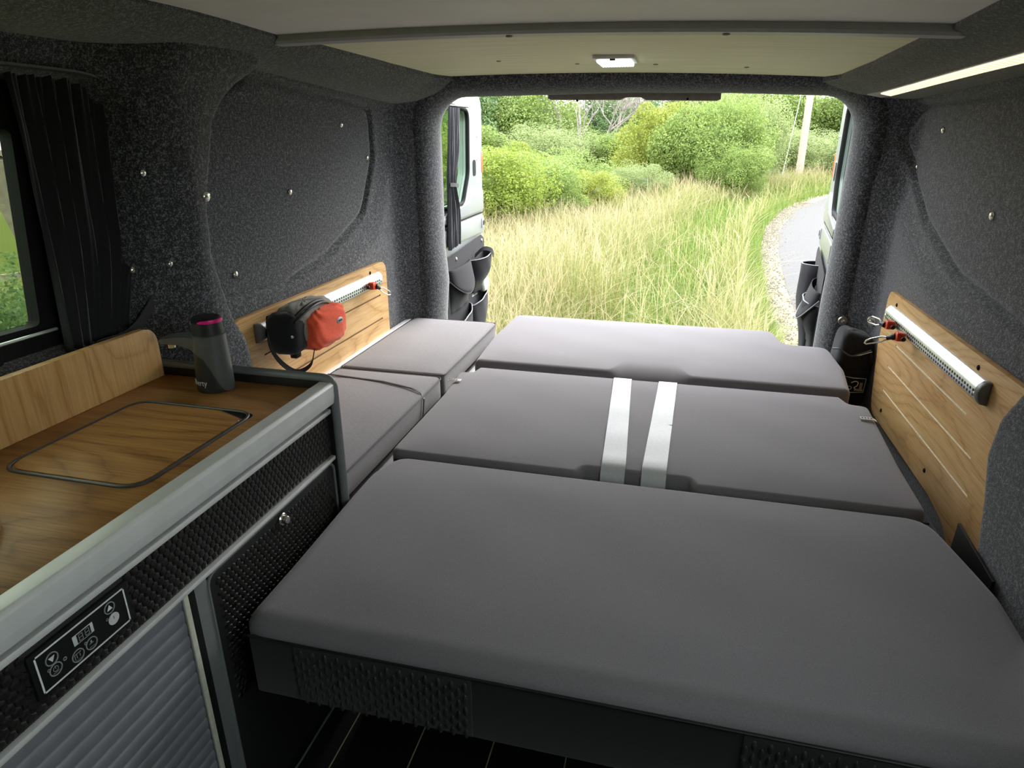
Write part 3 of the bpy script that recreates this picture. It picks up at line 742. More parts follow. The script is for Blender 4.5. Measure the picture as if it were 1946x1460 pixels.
# rear cushion with slumped hollow at its front edge
c3 = thing('extension_cushion', 'rear grey bed cushion overlooking the open doors', 'cushion', (-.04, 2.2, .388))
o3 = densify(round_poly([(-.60, 1.895), (.525, 1.895), (.55, 2.10), (.545, 2.33), (.405, 2.335), (.385, 2.50), (-.605, 2.505), (-.615, 2.2)], [.025, .025, .05, .05, .03, .05, .04, .1], 5), .012)
def r3(p):
    if p.y < 1.93:
        m = sm(-.17, -.115, p.x)*sm(.09, .03, p.x); return (.022+.10*m, .022+.043*m)
    return (.022, .022)
wpart('cushion_top', cushion(o3, .388, .478, .022, .012, 7, r3), M_CUSH, c3)

# ================================================================== SIDE BENCH AND ITS CUSHIONS
bench = thing('side_bench', 'low side locker with aluminium edges under the narrow cushions', 'bench', (-.83, 1.7, 0))
wpart('carcass', box(-1.015, -.635, 1.05, 2.375, .0007, .392, .004), plain('bench_grey', (.10, .10, .105), .5), bench)
wpart('edge_strip', box(-.645, -.622, 1.05, 2.375, .385, .403, .003), M_ALUMAT, bench)
wpart('wall_strip', box(-1.018, -.997, 1.05, 2.375, .46, .474, .003), M_ALUMAT, bench)
wpart('back_rail', box(-1.018, -1.004, 1.05, 2.375, .392, .46), M_ALUMAT, bench)
def sidec(name, label, y0, y1):
    t = thing(name, label, 'cushion', (-.83, (y0+y1)/2, .403))
    o = densify(round_poly([(-.996, y0), (-.652, y0), (-.652, y1), (-.996, y1)], .02, 4), .03)
    wpart('cover', cushion(o, .4035, .473, .012, .01, 5), M_SIDE, t)
    wpart('piping', tube([(q[0], q[1], .4695) for q in round_poly([(-.998, y0-.001), (-.650, y0-.001), (-.650, y1+.001), (-.998, y1+.001)], .022, 4)], .0022, 6, True), plain('dark_piping', (.09, .085, .09), .8), t)
    return t
sA = sidec('bench_cushion', 'narrow grey side cushion beside the rear pillar', 1.752, 2.372)
sB = sidec('bench_cushion', 'narrow grey side cushion with a black elastic band beside the kitchen unit', 1.056, 1.738)
wpart('elastic_band', ribbon([(-.992, 1.665, .4765), (-.80, 1.64, .479), (-.70, 1.61, .4785), (-.662, 1.592, .4765), (-.648, 1.58, .462), (-.648, 1.566, .41)], (0, 1, .1), .006, .002), M_BLACK, sB)

# ================================================================== OAK PANELS, RAILS, HOOKS
def boolean_cut(mesh, cutters, matcut):
    a = bpy.data.objects.new('tmp_a', mesh); COL.objects.link(a); bs = []
    for c in cutters:
        c.materials.clear(); c.materials.append(matcut)
        b = bpy.data.objects.new('tmp_b', c); COL.objects.link(b); bs.append(b)
        md = a.modifiers.new('cut', 'BOOLEAN'); md.operation = 'DIFFERENCE'; md.object = b; md.solver = 'EXACT'; md.material_mode = 'TRANSFER'
    dg = bpy.context.evaluated_depsgraph_get(); r = bpy.data.meshes.new_from_object(a.evaluated_get(dg))
    for b in bs+[a]: bpy.data.objects.remove(b)
    return r
def oak_panel(label, pts, rad, x0, x1, grooves, gx0, gx1, gmat, screws, nx):
    mesh = prism(round_poly(pts, rad, 5), x1-x0, 'x', x0, .0015, 1); mesh.materials.append(M_OAKY)
    cut = [box(gx0, gx1, ya, yb, z-.0024, z+.0024) for ya, yb, z in grooves]
    r = boolean_cut(mesh, cut, gmat)
    ymid = sum(p[0] for p in pts)/len(pts); zl = min(p[1] for p in pts)
    t = thing('wall_panel', label, 'panel', ((x0+x1)/2, ymid, zl))
    o = ob('board', r, None, t); o.location = -t.location
    for y, z in screws:
        xx = x1 if nx > 0 else x0
        wpart('screw', stud((xx, y, z), (nx, 0, 0), .006), M_RUBBER, t)
    return t
oak_panel('oak board beside the kitchen unit with an orange bag on its rail', [(1.28, .412), (2.168, .40), (2.172, .735), (1.275, .735)], [.01, .02, .04, .05], -1.028, -1.012,
          ((1.40, 2.11, .6215), (1.40, 2.115, .535), (1.40, 2.115, .45)), -1.0155, -1.0, M_GROOVE, ((1.462, .705), (2.04, .714)), 1)
oak_panel('oak board with pale grooves on the right wall above the bed edge', [(1.20, .12), (1.42, .29), (1.48, .325), (1.58, .338), (2.12, .338), (2.18, .55), (2.17, .716), (1.20, .716)], [.01, .1, .1, .1, .05, .1, .03, .01], .650, .664,
          ((1.50, 2.02, .585), (1.43, 2.05, .512), (1.40, 2.05, .437)), .640, .6525, M_CORE, ((2.08, .690), (1.50, .693), (1.63, .378), (2.02, .378)), -1)
def rail(label, x, y0, y1, z, s):
    t = thing('aluminium_rail', label, 'rail', (x, (y0+y1)/2, z))
    prof = [(0, .021), (.004, .021), (.010, .0165), (.0155, .009), (.018, .002), (.0165, -.018), (.0135, -.0215), (0, -.0215)]
    V = []; F = []; m = len(prof)
    for y in (y0, y1): V += [(x+s*p[0], y, z+p[1]) for p in prof]
    for k in range(m-1): F.append((k, k+1, m+k+1, m+k))
    F += [tuple(range(m)), tuple(m+k for k in range(m))[::-1]]
    tm = me('t', V, F); bm = bmesh.new(); bm.from_mesh(tm)
    wpart('track', autosmooth(bmesh_me('track', bm), 30), M_ALU, t)
    # scalloped slot on the lower face
    bm = bmesh.new(); nx = Vector((.997*s, 0, -.075)).normalized(); y = y0+.02; c = Vector((x+s*.0174, 0, z-.008))
    q = Vector((0, 0, 1)).rotation_difference(nx).to_matrix().to_4x4()
    while y < y1-.015:
        for dz in (-.0045, .0045):
            dv = Vector((-.075*s, 0, -.997)).normalized()*dz*1.15
            bmesh.ops.create_cone(bm, cap_ends=True, segments=8, radius1=.0032, radius2=.0032, depth=.0016, matrix=Matrix.Translation(c+dv+Vector((0, y, 0))) @ q)
        y += .0145
    wpart('slot_holes', bmesh_me('h', bm), M_DGREY, t, None, 'stuff')
    cp = [(x, z+.025), (x+s*.010, z+.024), (x+s*.019, z+.016), (x+s*.024, z+.003), (x+s*.021, z-.012), (x+s*.014, z-.023), (x, z-.026)]
    wpart('end_cap', prism(cp, .022, 'y', y0-.016, .004), plain('rail_end_grey', (.12, .125, .13), .4), t)
    for yy in (y0+.012, y1-.012):
        wpart('bolt', stud((x+s*.0172, yy, z-.008), (.997*s, 0, -.075), .005), M_CHROME, t)
    return t
rail('aluminium track rail on the oak board beside the kitchen unit', -1.012, 1.385, 2.10, .686, 1)
rail('aluminium track rail on the oak board with pale grooves', .650, 1.437, 2.115, .660, -1)
def hook(label, c, s, hang, roll=0.):
    """red track clip with black swivel and steel snap ring. s: side of wall (+1 left wall)"""
    x, y, z = c; t = thing('rail_hook', label, 'hook', (x, y, z), 'red rail hooks')
    wpart('clip', prism(round_poly([(y-.015, z-.010), (y+.010, z-.014), (y+.014, z+.004), (y+.004, z+.013), (y-.014, z+.012)], .003, 3), s*.02, 'x', x, .0018), M_RED, t)
    wpart('clip_tab', box(min(x, x+s*.012), max(x, x+s*.012), y+.010, y+.024, z+.002, z+.010, .002), M_RED, t)
    wpart('spring_pin', lathe([(.004, 0), (.004, -.012*1), (.006, -.013), (.006, -.018), (.003, -.019)], (x+s*.008, y-.012, z), 'y', 10), M_BLACK, t)
    a = Vector((x+s*.018, y+.006, z-.002)); d = Vector(hang).normalized()
    e = a+d*.022
    wpart('swivel', tube([a, a+d*.008, a+d*.012, e], [.009, .009, .006, .006], 10), M_BLACK, t)
    L = .058; w = d.cross(Vector((s, 0, .3))).normalized()*.010
    loop = [e+w*.4, e+d*.012+w, e+d*(L*.75)+w*1.1, e+d*L*.95+w*.7, e+d*L, e+d*L*.92-w*.6, e+d*.014-w*.9, e-w*.4]
    wpart('snap_ring', tube(loop, .0022, 7), M_CHROME, t)
    return t
hook('red hook on the rail beside the orange bag', (-.989, 1.985, .682), 1, (.25, .75, -.42))
hook('red hook clipped towards the washer bolts on the rear pillar', (.628, 2.005, .648), -1, (-.35, .95, -.06))
hook('red hook hanging free on the rail', (.628, 1.905, .642), -1, (-.75, .42, -.40))

# ---- orange and grey hip bag
hb = thing('hip_bag', 'orange and grey hip bag hanging on the rail', 'bag', (-.94, 1.5, .61))
wpart('main_pouch', superell((-.942, 1.492, .678), (.045, .106, .056), (.6, .6), 56, 30, .026, 1), M_GREYCL, hb)
wpart('front_pocket', superell((-.917, 1.517, .660), (.042, .092, .055), (.5, .55), 64, 36, .032, 2), M_REDCL, hb, 'orange-red front pocket')
wpart('side_wing', superell((-.948, 1.415, .668), (.046, .048, .056), (.6, .6), 28, 16, .02, 4), M_BLACKCLOTH, hb, 'black mesh wing')
zp = [(-.918+.012*math.sin(PI*t), 1.385+.190*t, .692+.042*math.sin(PI*(.10+.78*t))) for t in lsp(0, 1, 16)]
wpart('zipper', tube(zp, .0042, 7), M_BLACK, hb)
wpart('zip_flap', tube([(p[0]+.010, p[1], p[2]-.004) for p in zp], .0032, 6), M_DGREY, hb)
lb = wpart('badge', superell((-.8755, 1.552, .668), (.0025, .017, .0085), (1, 1), 20, 8), plain('badge_grey', (.4, .4, .42), .5), hb)
wpart('print_mark', box(-.8730, -.8724, 1.543, 1.561, .6655, .6705), M_BLACK, lb)
lp = [(-.985, 1.385, .69), (-.965, 1.352, .655), (-.945, 1.350, .615), (-.920, 1.365, .582), (-.905, 1.385, .574), (-.893, 1.415, .585), (-.892, 1.435, .615)]
def spline(P, n):
    P = [Vector(p) for p in P]; P = [P[0]*2-P[1]]+P+[P[-1]*2-P[-2]]; out = []
    for i in range(1, len(P)-2):
        for k in range(n):
            t = k/n; a, b, c, d = P[i-1:i+3]
            out.append(.5*((2*b)+(c-a)*t+(2*a-5*b+4*c-d)*t*t+(3*b-a-3*c+d)*t**3))
    out.append(P[-2]); return out
lps = spline(lp, 5)
wpart('strap', ribbon(lps, (-.35, .75, .25), .021, .002), M_BLACKCLOTH, hb)
wpart('buckle', box(-.940, -.920, 1.395, 1.420, .602, .622, .004), M_BLACK, hb)
wpart('rivet', stud((-.913, 1.375, .668), (.7, -.7, 0), .004), M_CHROME, hb)
wpart('hanging_loop', ribbon(spline([(-.97, 1.40, .70), (-.99, 1.40, .712), (-.9905, 1.40, .69), (-.97, 1.40, .68)], 4), (0, 1, 0), .016, .002), M_BLACKCLOTH, hb)

hb.location = (-.94, 1.508, .624)     # the whole bag hangs a little higher on the rail
# ---- black plate at the near end of the right wall
ob('seat_plate', prism([(1.268, .33), (1.264, .446), (1.10, .431), (1.095, .31)], .006, 'x', .584, .001), M_BLACK, None, 'plain black plate standing beside the front bed cushion', 'plate')
# ---- wheel arch with the zipped black bag
arch = ob('wheel_arch', box(.545, .66, 1.45, 2.37, .0007, .30, .03, 4), M_CARPET, None, 'carpeted wheel arch below the right oak board', 'wheel arch', kind='structure')
zb = thing('zip_pouch', 'black zipped pouch with a printed pictogram standing at the rear pillar', 'bag', (.60, 2.27, .30))
def pouchfn(p):
    t = (p.z-.30)/.25
    p.y += .03*t; p.x += -.006*math.sin(t*5)
    if t > .8: p.z -= .018*sm(.56, .64, p.x)
    return p
wpart('body', superell((.605, 2.255, .435), (.056, .068, .130), (.42, .45), 40, 26, .006, 2, pouchfn), M_BLACKCLOTH, zb)
wpart('lid_seam', tube(spline([(.537, 2.235, .50), (.552, 2.212, .506), (.585, 2.206, .487), (.615, 2.206, .496), (.645, 2.212, .508)], 5), .003, 6), plain('pouch_piping', (.10, .10, .11), .6), zb)
wpart('zipper', tube(spline([(.60, 2.2045, .489), (.618, 2.2035, .494), (.648, 2.209, .504)], 5), .0022, 6), M_CHROME, zb)
wpart('zip_pull', ribbon([(.645, 2.204, .50), (.647, 2.200, .485), (.648, 2.1985, .465)], (1, 0, 0), .008, .003), M_BLACK, zb)
pc = wpart('print_frame', tube([(.567, 2.1845, .425), (.600, 2.1795, .421), (.640, 2.1845, .420), (.636, 2.178, .375), (.60, 2.174, .373), (.567, 2.178, .376)], .0012, 5, True), M_WHITE, zb)
wpart('print_hose', tube(spline([(.596, 2.1775, .405), (.606, 2.1765, .411), (.616, 2.1770, .408), (.614, 2.1760, .396), (.606, 2.1755, .390), (.612, 2.1755, .384)], 4), .0015, 5), M_WHITE, pc)
wpart('print_seat', box(.622, .630, 2.176, 2.1785, .383, .407), plain('tan_print', (.45, .36, .27), .6), pc)
wpart('print_seat', box(.608, .632, 2.1745, 2.1770, .379, .386), plain('tan_print', (.45, .36, .27), .6), pc)
wpart('print_coil', tube([(.592+.007*math.cos(a), 2.1755, .388+.006*math.sin(a)) for a in lsp(0, 2*PI*11/12, 12)], .001, 5, True), M_WHITE, pc)
# ---- washer bolts on the right rear pillar
for x, z, lab in ((.586, .560, 'round steel washer bolt beside the door opening on the rear pillar'), (.653, .583, 'round steel washer bolt beside the oak board on the rear pillar')):
    yb = 2.374 if x < .62 else 2.293
    t = thing('washer_bolt', lab, 'bolt', (x, yb, z), 'washer bolts on the rear pillar', rz=0 if x < .62 else -.8)
    ob('washer', lathe([(.0150, .008), (.0150, 0), (.0140, -.0018), (.009, -.0018), (.0085, -.001)], (0, 0, 0), 'y', 22), plain('dull_steel', (.42, .40, .36), .35, .8), t)
    ob('bolt_head', lathe([(.0065, 0), (.0065, -.005), (.0035, -.0068)], (0, -.001, 0), 'y', 6), M_CHROME, t)

# ================================================================== KITCHEN UNIT
KX = -.615; KZ = .703
kit = thing('kitchen_unit', 'black kitchen unit with roller door and hex-patterned fronts', 'cabinet', (-.8, .4, 0))
M_CARC = plain('unit_black', (.014, .014, .015), .5)
wpart('carcass', box(-1.0, -.632, -.40, 1.03, .0007, .684, .002), M_CARC, kit)
# hex-patterned facia and lower door
def hexes(y0, y1, z0, z1, x, hole=None):
    V = []; F = []; p = .0118; row = p*.866; j = 0; z = z0+p*.5
    while z < z1-p*.35:
        y = y0+p*.5+(p*.5 if j % 2 else 0)
        while y < y1-p*.4:
            if not (hole and hole[0] < y < hole[1] and hole[2] < z < hole[3]):
                o = len(V)
                for rr, xx in ((p*.54, 0), (p*.44, .0016), (p*.2, .0022)):
                    V += [(x+xx, y+rr*math.sin(PI/3*k), z+rr*math.cos(PI/3*k)) for k in range(6)]
                for a in (0, 6): F += [(o+a+k, o+a+(k+1) % 6, o+a+6+(k+1) % 6, o+a+6+k) for k in range(6)]
                F.append(tuple(o+12+k for k in range(6)))
            y += p
        z += row; j += 1
    bm = bmesh.new(); t = me('h', V, F); bm.from_mesh(t); return bmesh_me('hex', bm)
M_HEX = plain('black_hex_pattern', (.011, .010, .010), .38, 0, .45, .2)
fa = wpart('facia', box(-.632, -.620, -.40, 1.024, .566, .6545, .001), M_CARC, kit)
wpart('hex_relief', hexes(-.30, 1.022, .567, .6535, -.620, (.385, .525, .584, .646)), M_HEX, fa, None, 'stuff')
dr = wpart('door', prism(round_poly([(.650, .05), (1.020, .05), (1.020, .550), (.650, .550)], .016, 4), .014, 'x', -.633, .001), M_CARC, kit, 'lower door with hex pattern')
wpart('hex_relief', hexes(.664, 1.012, .30, .543, -.619), M_HEX, dr, None, 'stuff')
dtrim = [(-.6185, q[0], q[1]) for q in round_poly([(.648, .02), (1.022, .02), (1.022, .553), (.648, .553)], .02, 5)]
wpart('door_edge', tube(dtrim, .0026, 6, True), M_GREYTRIM, dr)
lk = wpart('push_lock', lathe([(.0115, 0), (.0115, .002), (.010, .0035), (.0075, .0035), (.0075, .010), (.006, .012), (.002, .0125)], (-.6175, .838, .534), 'x', 22), M_CHROME, dr)
# aluminium profiles
prof = round_poly([(-.634, .675), (-.606, .675), (-.604, .690), (-.604, .712), (-.609, .717), (-.634, .717)], [.0, .003, .01, .005, .004, .003], 4)
wpart('top_profile', prism(prof, 1.43, 'y', -.40), M_ALUMAT, kit)
wpart('drip_strip', box(-.632, -.613, -.40, 1.026, .6545, .664, .002), M_ALUMAT, kit)
wpart('shadow_gap', box(-.633, -.6235, -.40, 1.026, .663, .676), M_RUBBER, kit)
wpart('rail_strip', box(-.632, -.612, -.40, 1.024, .558, .566, .0015), M_ALUMAT, kit)
# end panel with grey edge trim
wpart('end_panel', prism(round_poly([(-1.0, .0007), (-.612, .0007), (-.612, .722), (-1.0, .722)], [0, 0, .02, 0], 5), .016, 'y', 1.028), M_CARC, kit)
ep = [(-.998, 1.036, .722), (-.80, 1.036, .722)]+[(q[0], 1.036, q[1]) for q in round_poly([(-.80, .722), (-.609, .722), (-.609, .40)], [0, .022, 0], 6)[1:]]+[(-.609, 1.036, .01)]
wpart('edge_trim', tube(ep, .0095, 8), M_GREYTRIM, kit)
# roller (tambour) door
td = wpart('tambour_frame', box(-.634, -.618, .598, .648, .003, .558, .002), M_GREYTRIM, kit)
wpart('guide_strip', box(-.619, -.6155, .598, .607, .003, .556, .0008), plain('pale_guide', (.55, .54, .46), .45), td)
wpart('guide_gap', box(-.619, -.6165, .609, .620, .003, .556), M_RUBBER, td)
sh = .0220; slat = me('slat', *(lambda P: ([(p[0], y, p[1]) for y in (-.40, .597) for p in P], [(i, i+1, len(P)+i+1, len(P)+i) for i in range(len(P)-1)]+[(len(P)-1, 0, len(P), 2*len(P)-1)]))(
    [(-.006, -sh*.5), (0.0008, -sh*.49), (.0016, -sh*.40), (.0030, sh*.05), (.0032, sh*.34), (.0018, sh*.46), (.0, sh*.49), (-.006, sh*.5)]))
autosmooth(slat, 60); slat.materials.append(M_TAMB)
sl_parent = wpart('tambour', box(-.633, -.6285, -.40, .598, .003, .558), M_TAMB, kit, 'grey ribbed roller door')
for i in range(25):
    o = ob('slat', slat, None, sl_parent); t = Vector((-.622, 0, .558-sh*(i+.5))); o.location = t-(Vector(kit.location)+Vector(sl_parent.location))
# control panel
cp = wpart('control_panel', box(-.622, -.6155, .388, .520, .586, .644, .001), M_RUBBER, kit, 'black touch panel with white symbols')
XP = -.6152
def flat(y0, y1, z0, z1, d=.0004): return box(XP, XP+d, y0, y1, z0, z1)
wpart('border', join(flat(.394, .514, .6375, .6395), flat(.394, .514, .5905, .5925), flat(.394, .396, .5905, .6395), flat(.512, .514, .5905, .6395)), M_WHITE, cp)
def ring(y, z, r, w=.0007): return tube([(XP+.0003, y+r*math.cos(a), z+r*math.sin(a)) for a in lsp(0, 2*PI*23/24, 24)], w, 5, True)
M_DIM = plain('dim_print', (.30, .31, .31), .5)
for y, z, r in ((.412, .6235, .0072), (.413, .6085, .0072), (.440, .6025, .0074), (.4585, .6035, .0072), (.4905, .6275, .0070)):
    wpart('button', ring(y, z, r), M_DIM, cp)
wpart('button', lathe([(.0076, 0), (.0076, .0006), (.002, .0007)], (XP, .4925, .6105), 'x', 22), plain('white_button', (.62, .62, .62), .5), cp)
wpart('power_symbol', join(ring(.4925, .6105, .003, .0004), box(XP+.0006, XP+.001, .4922, .4928, .6105, .6142)), M_DGREY, cp)
def tri(y, z, s): return me('tri', [(XP+.0004, y-.004, z-s*.0028), (XP+.0004, y+.004, z-s*.0028), (XP+.0004, y, z+s*.0042)], [(0, 1, 2)])
wpart('arrow', tri(.412, .6235, -1), M_WHITE, cp); wpart('arrow', tri(.4905, .6275, 1), M_WHITE, cp)
wpart('indicator', ring(.4252, .6115, .0018, .0005), M_DIM, cp); wpart('indicator', ring(.4055, .6130, .0014, .0004), M_DIM, cp); wpart('indicator', ring(.4515, .6092, .0014, .0004), M_DIM, cp); wpart('indicator', ring(.4838, .6155, .0014, .0004), M_DIM, cp)
wpart('power_symbol', join(ring(.413, .6090, .0030, .0004), flat(.4127, .4133, .609, .6128), flat(.409, .417, .6043, .6047)), M_DIM, cp)
wpart('tap_symbol', join(flat(.4355, .4362, .599, .606), flat(.436, .4445, .6052, .606), flat(.438, .4387, .600, .606), flat(.4420, .4427, .600, .604), flat(.436, .444, .5972, .5976)), M_DIM, cp)
wpart('lamp_symbol', join(flat(.4555, .4615, .6035, .6040), flat(.4575, .4595, .604, .6075), flat(.4550, .4620, .5990, .5994)), M_DIM, cp)
disp = wpart('display', box(XP, XP+.0005, .4385, .4655, .6155, .6285, .0002), plain('display_white', (.60, .62, .62), .4), cp)
wpart('display_glass', flat(.4435, .4615, .6165, .6275, .0008), M_RUBBER, disp)
dg = []
for y in (.4455, .4540):
    for a, b, c, d in ((0, .0055, 0, .0007), (0, .0055, .0040, .0047), (0, .0055, .0080, .0087), (0, .0007, 0, .0087), (.0048, .0055, 0, .0087)):
        dg.append(box(XP+.0008, XP+.001, y+a, y+b, .6177+c, .6177+d))
wpart('digits', join(*dg), M_DIM, disp)
# ---- worktop
wt = thing('worktop', 'oak kitchen worktop with an inset sink lid', 'worktop', (-.8, .35, .684))
wpart('board', box(-.998, -.634, -.40, 1.026, .6842, KZ, .001), M_OAKX, wt)
LY0, LY1, LX0, LX1 = .625, .893, -.918, -.680
lid_out = round_poly([(LX0, LY0), (LX1, LY0), (LX1, LY1), (LX0, LY1)], .035, 7)
wpart('lid_frame', tube([(p[0], p[1], KZ+.0006) for p in lid_out], .0030, 8, True), plain('lid_frame_grey', (.06, .062, .065), .35), wt)
wpart('finger_hole', prism(round_poly([(-.745, LY1-.003), (LX1+.002, LY1-.003), (LX1+.002, LY1-.030)], [.0, .03, 0], 5), .0006, 'z', KZ), M_RUBBER, wt)
lido = round_poly([(LX0+.005, LY0+.005), (LX1-.005, LY0+.005), (LX1-.005, LY1-.034), (-.75, LY1-.008), (LX0+.005, LY1-.007)], [.032, .032, .012, .012, .032], 6)
ob('sink_lid', prism(lido, .0022, 'z', KZ+.0002, .0006, 1), wood('oak_sink_lid', 0, 'B9894F', '9E6D37', '6E451D', 1.0, .4, 5.4, 24), None, 'oak lid fitted flush over the sink in the worktop', 'sink lid')
ob('splashback', prism(round_poly([(-.40, KZ+.0003), (1.02, KZ+.0003), (1.02, .806), (-.40, .806)], [0, 0, .035, 0], 6), .016, 'x', -.990, .001), M_OAKZ, None, 'oak splashback board standing along the rear of the worktop', 'splashback')
hob = thing('hob', 'round dark glass hob lid at the near end of the worktop', 'hob', (-.835, .425, KZ))
wpart('glass_lid', lathe([(.10, .0003), (.102, .004), (.102, .011), (.100, .013), (.0, .013)], (-.835, .425, KZ), 'z', 48), plain('dark_hob_glass', (.04, .06, .055), .12), hob)
wpart('steel_rim', tube([(-.835+.1025*math.cos(a), .425+.1025*math.sin(a), KZ+.007) for a in lsp(0, 2*PI*47/48, 48)], .004, 6, True), M_CHROME, hob)

# ---- rechargeable water tap
PX, PY = -.826, .982
tap = thing('water_tap', 'dark grey portable water tap with magenta ring on the worktop', 'tap', (PX, PY, KZ))
def body(z): t = (z-KZ)/.105; return .0345-.0060*min(1, max(0, t))**1.2, .0315-.004*min(1, max(0, t))
zsr = lsp(KZ+.0004, .808, 16); V = []; F = []; nn = 32
for j, z in enumerate(zsr):
    a, b = body(z); sk = .010*(z-KZ)/.105
    if j == 0: a -= .002; b -= .002
    for i in range(nn):
        th = 2*PI*i/nn; V.append((PX+sk*.4+a*math.cos(th), PY+b*math.sin(th), z))
for j in range(len(zsr)-1):
    for i in range(nn): F.append((j*nn+i, j*nn+(i+1) % nn, (j+1)*nn+(i+1) % nn, (j+1)*nn+i))
F.append(tuple(range(nn))[::-1]); F.append(tuple((len(zsr)-1)*nn+i for i in range(nn)))
wpart('body', autosmooth(me('b', V, F), 50), M_DGREY, tap)
TX = PX+.004
# the upper head leans back from the spout
wpart('head', lathe([(.0280, 0), (.0270, .012), (.0258, .030)], (TX, PY, .806), 'z', 32), M_BLACK, tap)
wpart('ring', lathe([(.0255, 0), (.0262, .002), (.0256, .0056), (.0240, .0064)], (TX+.0016, PY+.0004, .8355), 'z', 32), M_PINK, tap)
wpart('touch_button', lathe([(.0257, 0), (.0257, .0055), (.0235, .0080), (.017, .0088), (.0, .0082)], (TX-.0008, PY, .8362), 'z', 32), M_RUBBER, tap)
# back shell: grey collar that runs into the spout
spl = []
def spout_sec(x, zt, zb, w): return [(x, PY-w, zt-.003), (x, PY-w*.6, zt), (x, PY+w*.6, zt), (x, PY+w, zt-.003), (x, PY+w*.9, zb+.002), (x, PY, zb), (x, PY-w*.9, zb+.002)]
secs = [(TX-.004, .8115, .776, .0265), (TX-.018, .8115, .779, .0262), (TX-.032, .8110, .784, .0240), (TX-.055, .8085, .788, .0200), (TX-.080, .804, .787, .0175), (TX-.098, .800, .786, .0160), (TX-.103, .796, .789, .013)]
M_SHELL = plain('satin_grey_plastic', (.085, .09, .095), .33, 0, .5, .05)
def shell(th, t):
    u = math.cos(th); zb = KZ+.0006+.105*interp(u, [-1, -.35, .15, .45, .7, .88, 1], [.74, .72, .64, .46, .22, .04, 0.]); z = zb+(.8125-zb)*t
    a, b = body(z); sk = .004*(z-KZ)/.105; e = .0013
    return (PX+sk+(a+e)*math.cos(th), PY+(b+e)*math.sin(th), z)
sh_m = grid(shell, lsp(0, 2*PI, 73), lsp(0, 1, 14))
wpart('back_shell', autosmooth(sh_m, 60), M_SHELL, tap)
wpart('shoulder', lathe([(.0292, -.001), (.0300, .0006), (.0265, .0016)], (TX, PY, .8118), 'z', 32), M_SHELL, tap)
V = []; F = []
for s_ in secs: V += spout_sec(*s_)
for j in range(len(secs)-1):
    for i in range(7): F.append((j*7+i, j*7+(i+1) % 7, (j+1)*7+(i+1) % 7, (j+1)*7+i))
F.append(tuple(range(7))); F.append(tuple((len(secs)-1)*7+i for i in range(7))[::-1])
bm = bmesh.new(); bm.from_mesh(me('s', V, F)); sm_ = bmesh_me('spout', bm); autosmooth(sm_, 55)
wpart('spout', sm_, M_SHELL, tap)
wpart('nozzle', lathe([(.0065, 0), (.0065, -.009), (.005, -.0095)], (TX-.086, PY, .7875), 'z', 16), plain('brass_chrome', (.7, .66, .45), .3, .8), tap)
# lettering wrapped on the body
def text_mesh(s, size):
    c = bpy.data.curves.new('t', 'FONT'); c.body = s; c.size = size; c.align_x = 'CENTER'; c.extrude = .0002; c.resolution_u = 2
    o = bpy.data.objects.new('t', c); COL.objects.link(o); dg_ = bpy.context.evaluated_depsgraph_get()
    m = bpy.data.meshes.new_from_object(o.evaluated_get(dg_)); bpy.data.objects.remove(o); return m
tm = text_mesh('liberty', .0155)
for v in tm.vertices:
    a = -PI/2-.30+v.co.x/.0385; z = KZ+.016+v.co.y; A, B = body(z); v.co = (PX+(A+.0006+v.co.z)*math.cos(a), PY+(B+.0006+v.co.z)*math.sin(a), z)
wpart('lettering', tm, plain('silver_print', (.5, .5, .5), .4), tap)

# ================================================================== SIDE CURTAIN
cur = thing('side_curtain', 'dark curtain gathered in folds beside the side window', 'curtain', (-1.04, .97, .72))
def curt(u, v):
    # u 0..1 along, v 0..1 top to bottom
    pinch = 1-.10*math.sin(PI*v)
    y = .872+(.865+.16*(1-.35*sm(.55, 1, v))-.665)*0+u*(.215*(1-.42*sm(.45, 1., v)))*pinch+.02*(1-v)
    a = .012*(.5+.5*sm(0, .2, v)); ph = u*2*PI*6.5+.5*math.sin(v*3)
    x = -1.038+a*math.sin(ph)+.004*math.sin(ph*2.3+v*4)
    return (x, y-.0*v, 1.247-.54*v)
wpart('cloth', autosmooth(grid(curt, lsp(0, 1, 110), lsp(0, 1, 24)), 80), M_CURT, cur)
rp = spline([(-1.012, .30, 1.256), (-1.012, .88, 1.255), (-1.008, 1.02, 1.251), (-1.004, 1.075, 1.232), (-.998, 1.105, 1.216)], 6)
ob('curtain_rail', ribbon(rp, (1, 0, .2), .012, .004), plain('dull_rail_grey', (.16, .165, .17), .35, .4), None, 'thin curved curtain rail above the side window', 'rail')
wpart('tieback', ribbon(spline([(-1.02, .93, .79), (-1.005, 1.0, .80), (-.995, 1.075, .865)], 6), (0, -.5, 1), .02, .003), M_CURT, cur)

